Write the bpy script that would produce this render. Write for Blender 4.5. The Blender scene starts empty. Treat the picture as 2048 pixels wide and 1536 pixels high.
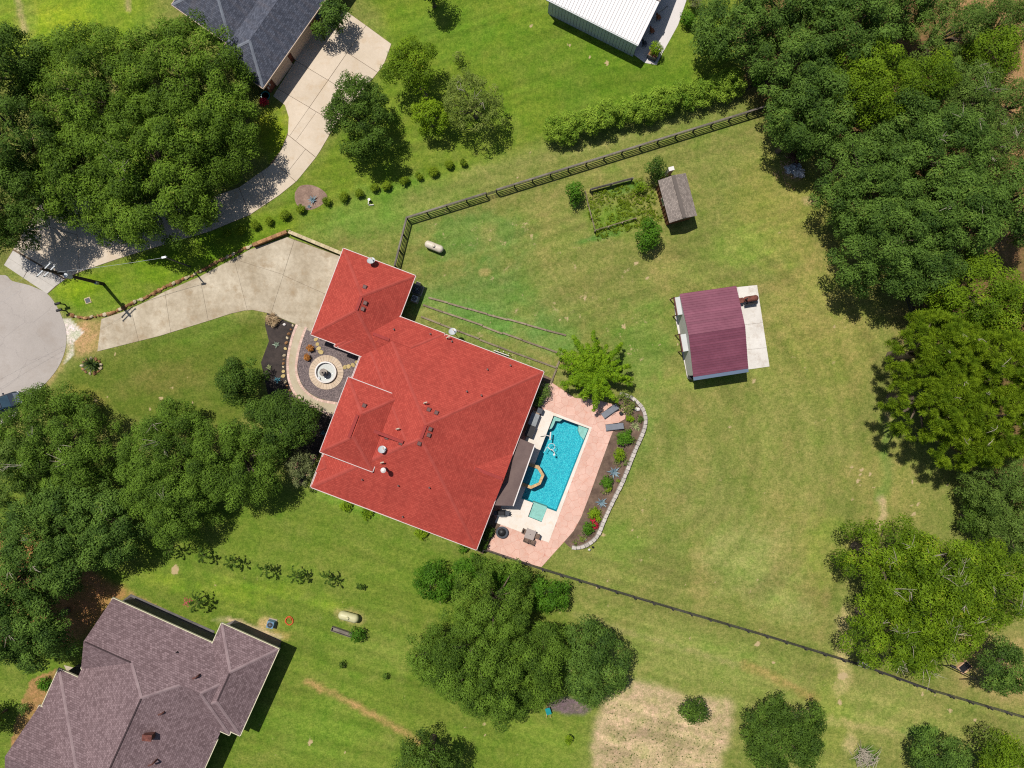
import bpy, math, random
import numpy as np
from mathutils import Vector, Matrix, geometry

# ------------------------------------------------------------------ camera, sky, sun, exposure
scene = bpy.context.scene
C = scene.collection
S = 0.06            # metres of ground per photograph pixel
H = 82.0            # drone height
R = math.radians

cam = bpy.data.objects.new('camera', bpy.data.cameras.new('camera'))
C.objects.link(cam)
cam.location = (0, 0, H)
cam.data.sensor_width = 36
cam.data.lens = 18.0 / (1024 * S / H)
cam.data.clip_start = 1
cam.data.clip_end = 6000
scene.camera = cam

SUN_EL, SUN_AZ = 65.0, 130.0     # azimuth of the sun, counter-clockwise from +X
world = bpy.data.worlds.new('World'); scene.world = world
world.use_nodes = True
nt = world.node_tree
sky = nt.nodes.new('ShaderNodeTexSky'); sky.sky_type = 'NISHITA'; sky.sun_disc = False
sky.sun_elevation = R(SUN_EL); sky.sun_rotation = R(90 - SUN_AZ)
bg = nt.nodes['Background']; bg.inputs[1].default_value = 0.078
nt.links.new(sky.outputs[0], bg.inputs[0])
sun = bpy.data.objects.new('sun', bpy.data.lights.new('sun', 'SUN'))
C.objects.link(sun)
sun.data.energy = 5.0; sun.data.angle = R(0.53); sun.data.color = (1.0, 0.96, 0.89)
_d = Vector((math.cos(R(SUN_AZ)) * math.cos(R(SUN_EL)), math.sin(R(SUN_AZ)) * math.cos(R(SUN_EL)), math.sin(R(SUN_EL))))
sun.rotation_euler = _d.to_track_quat('Z', 'Y').to_euler()
sun.location = _d * 200
vs = scene.view_settings
vs.view_transform = 'Standard'; vs.look = 'None'; vs.exposure = 0.1; vs.gamma = 1.0; vs.use_curve_mapping = False
scene.cycles.max_bounces = 6; scene.cycles.diffuse_bounces = 3; scene.cycles.transparent_max_bounces = 8
scene.cycles.use_denoising = False; scene.cycles.filter_width = 1.15
scene.cycles.caustics_reflective = False; scene.cycles.caustics_refractive = False

# ------------------------------------------------------------------ helpers
def W(px, py, h=0.0):
    k = S * (1 - h / H)
    return Vector(((px - 1024) * k, (768 - py) * k, h))
def P2(pts, h=0.0):
    return [(W(x, y, h).x, W(x, y, h).y) for x, y in pts]

def lin(v):
    v /= 255.0
    return v / 12.92 if v <= 0.04045 else ((v + 0.055) / 1.055) ** 2.4
GAIN = 1.5
def c(r, g, b, gain=GAIN):
    return tuple(min(0.85, lin(x) / gain) for x in (r, g, b))

LOC = {}
def tag(o, label=None, cat=None, group=None, kind=None):
    if label: o['label'] = label
    if cat: o['category'] = cat
    if group: o['group'] = group
    if kind: o['kind'] = kind
    return o
def thing(name, label, cat, loc, group=None, kind=None):
    o = bpy.data.objects.new(name, None); C.objects.link(o)
    o.empty_display_size = 0.3
    o.location = loc; LOC[o.name] = Vector(loc)
    return tag(o, label, cat, group, kind)
def link(name, data, parent, loc):
    o = bpy.data.objects.new(name, data); C.objects.link(o)
    loc = Vector(loc)
    if parent is not None:
        o.parent = parent; o.location = loc - LOC[parent.name]
    else:
        o.location = loc
    LOC[o.name] = loc
    return o
def mesh(name, sh, m, parent=None, label=None, cat=None, group=None, kind=None, smooth=False, uv=None, origin=None):
    V, F = sh
    V = [Vector(v) for v in V]
    if origin is None:
        if parent is not None: origin = LOC[parent.name]
        else:
            xs = [v.x for v in V]; ys = [v.y for v in V]
            origin = Vector(((min(xs) + max(xs)) / 2, (min(ys) + max(ys)) / 2, min(v.z for v in V)))
    me = bpy.data.meshes.new(name)
    me.from_pydata([tuple(v - origin) for v in V], [], F)
    if m is not None: me.materials.append(m)
    if smooth:
        me.polygons.foreach_set('use_smooth', [True] * len(F))
    if uv:
        l = me.uv_layers.new(name='UVMap')
        l.data.foreach_set('uv', [q for f in uv for p in f for q in p])
    me.update()
    o = link(name, me, parent, origin)
    return tag(o, label, cat, group, kind)
def inst(name, me, parent, loc, rz=0.0, sc=(1, 1, 1), rot=None):
    o = link(name, me, parent, loc)
    o.rotation_euler = rot if rot else (0, 0, rz)
    o.scale = sc
    return o
def raw(name, sh, m, smooth=False):
    me = bpy.data.meshes.new(name); me.from_pydata([tuple(v) for v in sh[0]], [], sh[1])
    me.materials.append(m)
    if smooth: me.polygons.foreach_set('use_smooth', [True] * len(sh[1]))
    me.update(); return me

def join(*shs):
    V, F = [], []
    for v, f in shs:
        n = len(V); V += list(v); F += [tuple(i + n for i in q) for q in f]
    return V, F
def box(cx, cy, z0, sx, sy, z1, rz=0.0, top=1.0):
    ca, sa = math.cos(rz), math.sin(rz); V = []
    for z, k in ((z0, 1), (z1, top)):
        for a, b in ((-1, -1), (1, -1), (1, 1), (-1, 1)):
            x, y = a * sx / 2 * k, b * sy / 2 * k
            V.append(Vector((cx + x * ca - y * sa, cy + x * sa + y * ca, z)))
    return V, [(3, 2, 1, 0), (4, 5, 6, 7), (0, 1, 5, 4), (1, 2, 6, 5), (2, 3, 7, 6), (3, 0, 4, 7)]
def ccw(p):
    a = sum(p[i][0] * p[(i + 1) % len(p)][1] - p[(i + 1) % len(p)][0] * p[i][1] for i in range(len(p)))
    return list(p) if a > 0 else list(p)[::-1]
def prism(poly, z0, z1):
    p = ccw(poly); n = len(p)
    V = [Vector((x, y, z0)) for x, y in p] + [Vector((x, y, z1)) for x, y in p]
    T = geometry.tessellate_polygon([[Vector((x, y, 0)) for x, y in p]])
    F = [(i, (i + 1) % n, (i + 1) % n + n, i + n) for i in range(n)]
    for t in T:
        a, b, d = t
        area = (p[b][0] - p[a][0]) * (p[d][1] - p[a][1]) - (p[d][0] - p[a][0]) * (p[b][1] - p[a][1])
        if area < 0: a, b, d = a, d, b
        F.append((a + n, b + n, d + n)); F.append((d, b, a))
    return V, F
def sheet(outer, holes, z):
    rings = [ccw(outer)] + [ccw(h)[::-1] for h in holes]
    T = geometry.tessellate_polygon([[Vector((x, y, 0)) for x, y in r] for r in rings])
    fl = [p for r in rings for p in r]; F = []
    for a, b, d in T:
        ar = (fl[b][0] - fl[a][0]) * (fl[d][1] - fl[a][1]) - (fl[d][0] - fl[a][0]) * (fl[b][1] - fl[a][1])
        F.append((a, b, d) if ar > 0 else (a, d, b))
    return [Vector((x, y, z)) for x, y in fl], F
def cyl(p0, p1, r0, r1=None, n=10, cap=True):
    p0, p1 = Vector(p0), Vector(p1); r1 = r0 if r1 is None else r1
    ax = (p1 - p0).normalized(); u = ax.orthogonal().normalized(); w = ax.cross(u)
    V = []
    for p, r in ((p0, r0), (p1, r1)):
        for i in range(n):
            t = 2 * math.pi * i / n; V.append(p + (u * math.cos(t) + w * math.sin(t)) * r)
    F = [(i, (i + 1) % n, (i + 1) % n + n, i + n) for i in range(n)]
    if cap: F += [tuple(range(n - 1, -1, -1)), tuple(range(n, 2 * n))]
    return V, F
def tube(path, r, n=6):
    path = [Vector(p) for p in path]; V, F = [], []
    rs = r if isinstance(r, (list, tuple)) else [r] * len(path)
    for k, p in enumerate(path):
        ax = (path[min(k + 1, len(path) - 1)] - path[max(k - 1, 0)]).normalized()
        ref = Vector((0, 0, 1)) if abs(ax.z) < 0.9 else Vector((1, 0, 0))
        u = ax.cross(ref).normalized(); w = u.cross(ax)
        for i in range(n):
            t = 2 * math.pi * i / n; V.append(p + (u * math.cos(t) + w * math.sin(t)) * rs[k])
    for k in range(len(path) - 1):
        for i in range(n):
            F.append((k * n + i, k * n + (i + 1) % n, (k + 1) * n + (i + 1) % n, (k + 1) * n + i))
    F += [tuple(range(n - 1, -1, -1)), tuple(range((len(path) - 1) * n, len(path) * n))]
    return V, F
def lathe(x, y, prof, n=24):
    V, F = [], []
    for r, z in prof:
        for i in range(n):
            t = 2 * math.pi * i / n; V.append(Vector((x + r * math.cos(t), y + r * math.sin(t), z)))
    for k in range(len(prof) - 1):
        for i in range(n):
            F.append((k * n + i, k * n + (i + 1) % n, (k + 1) * n + (i + 1) % n, (k + 1) * n + i))
    F += [tuple(range(n - 1, -1, -1)), tuple(range((len(prof) - 1) * n, len(prof) * n))]
    return V, F
def rock(rng, sx, sy, sz, n1=5, n2=8):
    V, F = [], []
    for k in range(n1):
        ph = math.pi * (k + 0.5) / n1
        for i in range(n2):
            t = 2 * math.pi * i / n2; q = rng.uniform(0.78, 1.15)
            V.append(Vector((sx * q * math.sin(ph) * math.cos(t), sy * q * math.sin(ph) * math.sin(t), sz * rng.uniform(0.85, 1.1) * math.cos(ph))))
    for k in range(n1 - 1):
        for i in range(n2):
            F.append((k * n2 + i, (k + 1) * n2 + i, (k + 1) * n2 + (i + 1) % n2, k * n2 + (i + 1) % n2))
    F += [tuple(range(n2)), tuple(range(n1 * n2 - 1, (n1 - 1) * n2 - 1, -1))]
    return V, F
def capsule(p0, p1, r, n=14, k=5):
    p0, p1 = Vector(p0), Vector(p1); ax = (p1 - p0).normalized()
    pts, rs = [], []
    for i in range(k + 1):
        t = math.pi / 2 * i / k; pts.append(p0 + ax * (0.9 * r * (1 - math.cos(t)))); rs.append(max(0.01, r * math.sin(t)))
    for i in range(k, -1, -1):
        t = math.pi / 2 * i / k; pts.append(p1 - ax * (0.9 * r * (1 - math.cos(t)))); rs.append(max(0.01, r * math.sin(t)))
    return tube(pts, rs, n)
def clip_half(poly, p, q):
    """keep what lies to the left of the line p -> q"""
    out = []; n = len(poly)
    side = lambda a: (q[0] - p[0]) * (a[1] - p[1]) - (q[1] - p[1]) * (a[0] - p[0])
    for i in range(n):
        a, b = poly[i], poly[(i + 1) % n]; sa, sb = side(a), side(b)
        if sa >= 0: out.append(a)
        if sa * sb < 0:
            t = sa / (sa - sb); out.append((a[0] + (b[0] - a[0]) * t, a[1] + (b[1] - a[1]) * t))
    return out
def area(p):
    return abs(sum(p[i][0] * p[(i + 1) % len(p)][1] - p[(i + 1) % len(p)][0] * p[i][1] for i in range(len(p)))) / 2 if len(p) > 2 else 0
def inside(pt, poly):
    x, y = pt; r = False; n = len(poly)
    for i in range(n):
        (x1, y1), (x2, y2) = poly[i], poly[(i + 1) % n]
        if (y1 > y) != (y2 > y) and x < (x2 - x1) * (y - y1) / (y2 - y1) + x1: r = not r
    return r
def inside_np(X, Y, poly):
    r = np.zeros(X.shape, bool); n = len(poly)
    for i in range(n):
        (x1, y1), (x2, y2) = poly[i], poly[(i + 1) % n]
        if y1 == y2: continue
        r ^= ((y1 > Y) != (y2 > Y)) & (X < (x2 - x1) * (Y - y1) / (y2 - y1) + x1)
    return r
def shrink(p, d):
    cx = sum(a[0] for a in p) / len(p); cy = sum(a[1] for a in p) / len(p); out = []
    for x, y in p:
        l = math.hypot(x - cx, y - cy) or 1; k = max(0.2, 1 - d / l)
        out.append((cx + (x - cx) * k, cy + (y - cy) * k))
    return out
def along(path, step):
    """points every `step` along a polyline with heading"""
    out = []; acc = 0.0
    for (x0, y0), (x1, y1) in zip(path, path[1:]):
        l = math.hypot(x1 - x0, y1 - y0); t = acc
        while t < l:
            out.append((x0 + (x1 - x0) * t / l, y0 + (y1 - y0) * t / l, math.atan2(y1 - y0, x1 - x0))); t += step
        acc = t - l
    return out
def smooth_path(pts, n=6):
    out = []
    for i in range(len(pts) - 1):
        p0, p1, p2, p3 = pts[max(i - 1, 0)], pts[i], pts[i + 1], pts[min(i + 2, len(pts) - 1)]
        for k in range(n):
            t = k / n
            out.append(tuple(0.5 * (2 * b + (cc - a) * t + (2 * a - 5 * b + 4 * cc - d) * t * t + (3 * b - a - 3 * cc + d) * t ** 3)
                             for a, b, cc, d in zip(p0, p1, p2, p3)))
    return out + [tuple(pts[-1])]

# ------------------------------------------------------------------ materials
def _n(nt, typ, **kw):
    n = nt.nodes.new(typ)
    for k, v in kw.items(): setattr(n, k, v)
    return n
def mixrgb(nt, fac, a, b, mode='MIX'):
    n = _n(nt, 'ShaderNodeMix', data_type='RGBA', blend_type=mode)
    for i, v in ((0, fac), (6, a), (7, b)):
        if isinstance(v, bpy.types.NodeSocket): nt.links.new(v, n.inputs[i])
        elif i == 0: n.inputs[0].default_value = v
        else: n.inputs[i].default_value = (*v[:3], 1)
    return n.outputs[2]
def noise(nt, vec, scale, detail=4, rough=0.6):
    n = _n(nt, 'ShaderNodeTexNoise'); n.inputs['Scale'].default_value = scale
    n.inputs['Detail'].default_value = detail; n.inputs['Roughness'].default_value = rough
    nt.links.new(vec, n.inputs['Vector']); return n.outputs['Fac']
def ramp(nt, fac, a, b, c0=(0, 0, 0), c1=(1, 1, 1)):
    n = _n(nt, 'ShaderNodeValToRGB'); e = n.color_ramp.elements
    e[0].position = a; e[1].position = b; e[0].color = (*c0, 1); e[1].color = (*c1, 1)
    nt.links.new(fac, n.inputs[0]); return n.outputs[0]
def mul(col, k): return tuple(min(0.9, x * k) for x in col)
def start(name, rough=0.8, metal=0.0, spec=0.3):
    m = bpy.data.materials.new(name); m.use_nodes = True; nt = m.node_tree
    b = nt.nodes['Principled BSDF']; b.inputs['Roughness'].default_value = rough
    b.inputs['Metallic'].default_value = metal; b.inputs['Specular IOR Level'].default_value = spec
    pos = _n(nt, 'ShaderNodeNewGeometry').outputs['Position']
    return m, nt, b, pos
def bump(nt, b, h, strength, dist):
    n = _n(nt, 'ShaderNodeBump'); n.inputs['Strength'].default_value = strength; n.inputs['Distance'].default_value = dist
    nt.links.new(h, n.inputs['Height']); nt.links.new(n.outputs[0], b.inputs['Normal'])
def surf(name, col, col2=None, big=0.35, small=6.0, var=0.18, rough=0.85, metal=0.0, spec=0.3, bmp=0.0, rand=0.0, stain=None, crack=None):
    """a weathered surface: broad and fine mottling between two tones, optional stains, per-piece variation"""
    m, nt, b, pos = start(name, rough, metal, spec)
    col2 = col2 or mul(col, 1 + var); c1 = mul(col, 1 - var)
    f1 = ramp(nt, noise(nt, pos, big, 5, 0.65), 0.3, 0.7)
    out = mixrgb(nt, f1, c1, col2)
    f2 = noise(nt, pos, small, 5, 0.7)
    out = mixrgb(nt, 1.0, out, ramp(nt, f2, 0.25, 0.75, (1 - var,) * 3, (1 + var * 0.6,) * 3), 'MULTIPLY')
    if stain:
        f3 = ramp(nt, noise(nt, pos, big * 2.2, 6, 0.7), 0.52, 0.72)
        out = mixrgb(nt, f3, out, stain)
    if crack:
        f4 = _n(nt, 'ShaderNodeTexVoronoi', feature='DISTANCE_TO_EDGE'); f4.inputs['Scale'].default_value = 0.22
        wv = _n(nt, 'ShaderNodeVectorMath', operation='MULTIPLY_ADD'); nt.links.new(noise(nt, pos, 0.8, 4), wv.inputs[0]); wv.inputs[1].default_value = (1.5, 1.5, 0); nt.links.new(pos, wv.inputs[2]); nt.links.new(wv.outputs[0], f4.inputs['Vector'])
        out = mixrgb(nt, ramp(nt, f4.outputs['Distance'], 0.002, 0.012, (0.22,) * 3, (0, 0, 0)), out, crack)
    if rand:
        oi = _n(nt, 'ShaderNodeObjectInfo')
        out = mixrgb(nt, 1.0, out, ramp(nt, oi.outputs['Random'], 0, 1, (1 - rand,) * 3, (1 + rand * 0.5,) * 3), 'MULTIPLY')
    nt.links.new(out, b.inputs['Base Color'])
    if bmp: bump(nt, b, f2, bmp, 0.02)
    return m
def roof_mat(name, col, col2, bw, bh, contrast=0.35, warm=None, rough=0.9, mort=0.10, fine=1.0):
    """asphalt shingle courses along the slope (uv in metres)"""
    m, nt, b, pos = start(name, rough, 0, 0.2)
    uv = _n(nt, 'ShaderNodeUVMap').outputs[0]
    br = _n(nt, 'ShaderNodeTexBrick'); nt.links.new(uv, br.inputs['Vector'])
    br.inputs['Scale'].default_value = 1.0; br.inputs['Brick Width'].default_value = bw; br.inputs['Row Height'].default_value = bh
    br.inputs['Mortar Size'].default_value = bh * mort; br.inputs['Mortar Smooth'].default_value = 0.6; br.inputs['Bias'].default_value = 0.0
    br.inputs['Color1'].default_value = (*mul(col, 1 - contrast * 0.4), 1); br.inputs['Color2'].default_value = (*col2, 1)
    br.inputs['Mortar'].default_value = (*mul(col, 1 - contrast), 1)
    out = br.outputs['Color']
    out = mixrgb(nt, 1.0, out, ramp(nt, noise(nt, pos, 0.30, 5, 0.7), 0.25, 0.75, (0.86,) * 3, (1.1,) * 3), 'MULTIPLY')
    out = mixrgb(nt, 1.0, out, ramp(nt, noise(nt, pos, 9.0, 3, 0.8), 0.2, 0.8, (1 - 0.18 * fine,) * 3, (1 + 0.16 * fine,) * 3), 'MULTIPLY')
    mpv = _n(nt, 'ShaderNodeMapping'); mpv.inputs['Scale'].default_value = (0.9, 0.10, 1); nt.links.new(uv, mpv.inputs[0])
    out = mixrgb(nt, 1.0, out, ramp(nt, noise(nt, mpv.outputs[0], 1.3, 5, 0.75), 0.3, 0.7, (0.90, 0.89, 0.89), (1.07, 1.08, 1.08)), 'MULTIPLY')
    if warm:
        mp = _n(nt, 'ShaderNodeMapping'); mp.inputs['Scale'].default_value = (1.1, 0.12, 1); nt.links.new(uv, mp.inputs[0])
        out = mixrgb(nt, ramp(nt, noise(nt, mp.outputs[0], 1.0, 5, 0.7), 0.5, 0.8, (0, 0, 0), (0.55,) * 3), out, warm)
    nt.links.new(out, b.inputs['Base Color'])
    bump(nt, b, br.outputs['Fac'], 0.35, 0.02)
    return m
def leaf_mat(name, dark, light, third=None, trans=0.22, rough=0.55):
    m = bpy.data.materials.new(name); m.use_nodes = True; nt = m.node_tree
    b = nt.nodes['Principled BSDF']; b.inputs['Roughness'].default_value = 0.65; b.inputs['Specular IOR Level'].default_value = 0.12
    a = _n(nt, 'ShaderNodeAttribute'); a.attribute_name = 'rnd'
    r = _n(nt, 'ShaderNodeValToRGB'); e = r.color_ramp.elements
    e[0].color = (*dark, 1); e[1].color = (*light, 1); e[1].position = 0.9
    if third:
        x = r.color_ramp.elements.new(0.97); x.color = (*third, 1)
    nt.links.new(a.outputs['Fac'], r.inputs[0]); nt.links.new(r.outputs[0], b.inputs['Base Color'])
    t = _n(nt, 'ShaderNodeBsdfTranslucent'); nt.links.new(mixrgb(nt, 0.4, r.outputs[0], (0.12, 0.2, 0.01)), t.inputs[0])
    mx = _n(nt, 'ShaderNodeMixShader'); mx.inputs[0].default_value = trans
    nt.links.new(b.outputs[0], mx.inputs[1]); nt.links.new(t.outputs[0], mx.inputs[2])
    nt.links.new(mx.outputs[0], nt.nodes['Material Output'].inputs[0])
    return m

M = {}
M['concrete'] = surf('pale_concrete', c(222, 203, 178), c(232, 214, 192), 0.25, 3, 0.07, rand=0.06, bmp=0.1, stain=c(212, 188, 158))
M['concrete_old'] = surf('weathered_concrete', c(184, 166, 138), c(216, 202, 178), 0.3, 2.4, 0.13, rand=0.05, bmp=0.15, stain=c(170, 148, 118))
M['concrete_white'] = surf('bleached_concrete', c(226, 218, 208), c(240, 234, 226), 0.3, 3, 0.07, stain=c(196, 182, 168))
M['joint'] = surf('joint_dirt', c(120, 100, 80), None, 1, 8, 0.2)
M['asphalt'] = surf('bleached_asphalt', c(182, 172, 164), c(194, 184, 176), 0.12, 5, 0.09, bmp=0.3, stain=c(170, 158, 148), crack=c(120, 112, 112))
M['apron'] = surf('apron_concrete', c(196, 188, 178), c(214, 206, 196), 0.3, 3, 0.08)
M['cap'] = surf('wall_cap_stone', c(205, 182, 140), c(222, 204, 165), 0.8, 5, 0.12, rand=0.12)
M['rust_stone'] = surf('rust_fieldstone', c(158, 104, 62), c(205, 160, 112), 1.6, 9, 0.25, rand=0.4, bmp=0.4)
M['pale_stone'] = surf('pale_fieldstone', c(208, 186, 146), c(228, 210, 178), 1.6, 9, 0.18, rand=0.25, bmp=0.4)
M['flag'] = surf('ochre_flagstone', c(205, 176, 105), c(222, 198, 140), 1.5, 8, 0.15, rand=0.2, bmp=0.3)
M['brick_pink'] = surf('pink_paver', c(234, 192, 172), c(244, 212, 196), 2, 9, 0.12, rand=0.22)
M['walk'] = surf('walk_concrete', c(196, 180, 150), c(208, 194, 168), 0.5, 5, 0.08, stain=c(182, 164, 128))
M['paver'] = surf('sand_paver', c(218, 192, 162), c(230, 208, 184), 1.2, 7, 0.1, rand=0.1)
M['mulch'] = surf('dark_mulch', c(56, 48, 46), c(82, 70, 64), 0.8, 7, 0.35, bmp=0.5)
M['soil'] = surf('bed_soil', c(104, 82, 68), c(138, 114, 96), 0.8, 6, 0.3, bmp=0.5)
M['gravel'] = surf('purple_gravel', c(98, 86, 88), c(130, 116, 116), 3, 11, 0.35, bmp=0.6)
M['pebble'] = surf('pebble_stone', c(112, 98, 100), c(170, 152, 148), 9, 20, 0.35)
M['gutter'] = surf('gutter_paint', c(224, 204, 198), None, 0.6, 5, 0.06, rough=0.5)
M['white_paint'] = surf('white_paint', c(240, 232, 226), None, 0.6, 5, 0.05, rough=0.5)
M['cream_wall'] = surf('cream_wall', c(214, 190, 168), None, 0.6, 5, 0.07)
M['brick_wall'] = surf('red_brick_wall', c(128, 74, 58), c(150, 92, 74), 1.5, 10, 0.2)
M['brick_tan'] = surf('tan_brick_wall', c(176, 148, 122), c(190, 164, 138), 1.5, 10, 0.15)
M['door'] = surf('garage_door_paint', c(226, 198, 178), None, 0.6, 5, 0.05, rough=0.5)
M['glass'] = surf('window_glass', c(60, 84, 100), None, 0.4, 2, 0.2, rough=0.08, spec=0.8)
M['red_roof'] = roof_mat('red_shingles', c(187, 74, 62), c(198, 85, 71), 0.32, 0.22, 0.26, rough=0.85, fine=0.3)
M['slate_roof'] = roof_mat('slate_grey_shingles', c(86, 90, 104), c(108, 112, 126), 0.30, 0.21, 0.45, warm=c(116, 106, 106))
M['mauve_roof'] = roof_mat('mauve_brown_shingles', c(132, 108, 110), c(156, 132, 134), 0.30, 0.21, 0.45)
M['shed_roof'] = roof_mat('speckled_grey_shingles', c(146, 134, 126), c(172, 158, 148), 0.22, 0.16, 0.40)
M['patio_roof'] = surf('brown_rolled_roofing', c(112, 92, 88), c(126, 106, 100), 0.6, 8, 0.12, bmp=0.1)
M['red_vent'] = surf('red_ridge_vent', c(166, 64, 58), None, 1, 6, 0.12)
M['box_vent'] = surf('brown_vent', c(112, 76, 72), None, 2, 8, 0.12, rough=0.6)
M['lead'] = surf('vent_pipe_grey', c(120, 100, 96), None, 2, 8, 0.1, rough=0.6)
M['galv'] = surf('galvanised_metal', c(186, 190, 194), None, 1, 7, 0.1, rough=0.45, metal=0.3)
M['dish'] = surf('dish_grey', c(206, 210, 212), None, 0.8, 6, 0.04, rough=0.4)
M['maroon'] = surf('maroon_metal', c(142, 80, 98), c(156, 92, 110), 0.5, 4, 0.08, rough=0.36, metal=0.1, spec=0.5, rand=0.14)
M['white_metal'] = surf('white_metal_roof', c(226, 220, 218), c(232, 227, 225), 0.5, 4, 0.03, rough=0.4, spec=0.4, rand=0.05)
M['wall_metal'] = surf('grey_green_metal_siding', c(204, 209, 220), None, 0.5, 4, 0.03, rough=0.5, rand=0.05)
M['slate_trim'] = surf('slate_blue_trim', c(104, 120, 142), None, 0.6, 5, 0.06, rough=0.4)
M['awning'] = surf('awning_sheet', c(212, 214, 212), None, 0.6, 5, 0.05, rough=0.5)
M['brown_trim'] = surf('brown_trim', c(110, 70, 62), None, 1, 6, 0.15)
M['black_wood'] = surf('black_stained_wood', c(54, 50, 50), c(84, 80, 80), 0.8, 7, 0.25, rand=0.25)
M['grey_wood'] = surf('weathered_grey_wood', c(122, 112, 102), c(150, 140, 128), 0.9, 7, 0.2, rand=0.25)
M['brown_wood'] = surf('brown_shed_siding', c(132, 82, 54), c(150, 98, 66), 1, 8, 0.2, rand=0.1)
M['pale_wood'] = surf('pale_new_wood', c(214, 172, 134), None, 1.2, 8, 0.15, rand=0.1)
M['timber'] = surf('landscape_timber', c(148, 130, 104), c(176, 160, 134), 1.2, 7, 0.25, rand=0.3)
M['pole_wood'] = surf('creosote_pole', c(60, 50, 44), c(80, 68, 60), 1, 7, 0.2)
M['black_metal'] = surf('black_metal', c(40, 38, 40), None, 1, 6, 0.2, rough=0.45)
M['dark_metal'] = surf('dark_grey_metal', c(74, 78, 86), None, 1, 6, 0.15, rough=0.5)
M['rust'] = surf('rusty_iron', c(112, 62, 54), c(150, 90, 76), 2.5, 9, 0.3, rough=0.8)
M['tank'] = surf('tank_white_paint', c(228, 216, 196), None, 1, 6, 0.06, rough=0.45, stain=c(206, 178, 150))
M['tank2'] = surf('tank_cream_paint', c(214, 208, 160), None, 1, 6, 0.06, rough=0.45)
M['travertine'] = surf('travertine_deck', c(242, 228, 212), c(248, 238, 226), 0.5, 5, 0.06, stain=c(236, 214, 190))
M['stamped'] = surf('salmon_stamped_concrete', c(234, 186, 166), c(242, 200, 182), 0.5, 5, 0.08, rand=0.06, bmp=0.25, stain=c(228, 172, 150))
M['grout'] = surf('stamped_joint', c(220, 158, 138), None, 1, 7, 0.1)
M['wall_block'] = surf('pale_wall_block', c(206, 194, 182), c(222, 212, 202), 1.2, 7, 0.12, rand=0.18, bmp=0.3)
M['sandstone'] = surf('spa_sandstone', c(222, 178, 122), c(232, 196, 146), 1.4, 8, 0.14, rand=0.18, bmp=0.3)
M['sling'] = surf('grey_sling_fabric', c(132, 136, 144), None, 2, 12, 0.08)
M['wicker'] = surf('brown_wicker', c(120, 98, 86), c(142, 118, 104), 3, 14, 0.2)
M['table_top'] = surf('grey_table_top', c(176, 162, 154), None, 2, 10, 0.08, rough=0.5)
M['granite'] = surf('grey_granite_counter', c(150, 154, 156), None, 4, 14, 0.2, rough=0.4)
M['blue_metal'] = surf('condenser_blue', c(120, 156, 184), None, 1, 6, 0.08, rough=0.5)
M['orange'] = surf('orange_hose', c(226, 92, 52), None, 2, 8, 0.15, rough=0.5)
M['teal'] = surf('teal_glaze', c(40, 150, 150), None, 2, 8, 0.15, rough=0.3)
M['terracotta'] = surf('terracotta', c(176, 110, 78), None, 2, 8, 0.15)
M['bark'] = surf('oak_bark', c(112, 96, 80), c(140, 122, 104), 1.5, 9, 0.3, bmp=0.5)
M['bare'] = surf('bare_grey_branch', c(182, 168, 148), c(204, 192, 172), 1.5, 9, 0.2)
M['pool_plaster'] = None
M['car_paint'] = surf('dark_blue_car_paint', c(44, 58, 76), None, 0.5, 3, 0.05, rough=0.22, metal=0.4, spec=0.6)
M['slate_brick'] = surf('dark_grey_brick', c(104, 98, 100), c(126, 118, 118), 1.2, 8, 0.15)
M['ridge_line'] = surf('dark_ridge_vent', c(70, 54, 56), None, 1, 6, 0.15)
M['red_cap'] = surf('red_hip_cap', c(180, 74, 62), c(194, 86, 74), 1, 7, 0.1)
M['slate_cap'] = surf('slate_hip_cap', c(120, 124, 136), c(140, 146, 156), 1, 7, 0.12)
M['mauve_cap'] = surf('mauve_hip_cap', c(150, 126, 128), c(166, 144, 144), 1, 7, 0.12)
M['fount'] = surf('grey_cast_stone', c(158, 146, 136), c(184, 172, 160), 2, 9, 0.18)
M['tyre'] = surf('tyre_rubber', c(38, 36, 36), None, 1, 6, 0.1)

# ------------------------------------------------------------------ ground
_T = np.random.RandomState(5).rand(512, 512).astype(np.float32)
def vn(x, y, s=0):
    x = x + s * 37.7; y = y + s * 91.3
    xi = np.floor(x).astype(int); yi = np.floor(y).astype(int)
    fx = x - xi; fy = y - yi; fx = fx * fx * (3 - 2 * fx); fy = fy * fy * (3 - 2 * fy)
    g = lambda a, b: _T[a % 512, b % 512]
    return (g(xi, yi) * (1 - fx) + g(xi + 1, yi) * fx) * (1 - fy) + (g(xi, yi + 1) * (1 - fx) + g(xi + 1, yi + 1) * fx) * fy
def fbm(x, y, s=0, o=4):
    r = 0; a = 0.5; t = 0
    for i in range(o):
        r = r + a * vn(x * 2 ** i, y * 2 ** i, s + i); t += a; a *= 0.55
    return r / t
STEP = 5.0
gx = np.arange(-260, 2316, STEP); gy = np.arange(-230, 1776, STEP)
GX, GY = np.meshgrid(gx, gy)
n1 = fbm(GX / 90, GY / 90, 1); n2 = fbm(GX / 28, GY / 28, 9); n3 = fbm(GX / 11, GY / 11, 17, 3)
col = np.zeros(GX.shape + (3,), np.float32)
def L3(r, g, b): return np.array(c(r, g, b), np.float32)
col[:] = L3(134, 137, 74)
def blur(a, k):
    for _ in range(2):
        for ax in (0, 1):
            pad = [(0, 0), (0, 0)]; pad[ax] = (k + 1, k)
            cs = np.cumsum(np.pad(a, pad, mode='edge'), axis=ax)
            n = a.shape[ax]
            hi = np.take(cs, np.arange(2 * k + 1, 2 * k + 1 + n), axis=ax); lo = np.take(cs, np.arange(0, n), axis=ax)
            a = (hi - lo) / (2 * k + 1)
    return a
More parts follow.
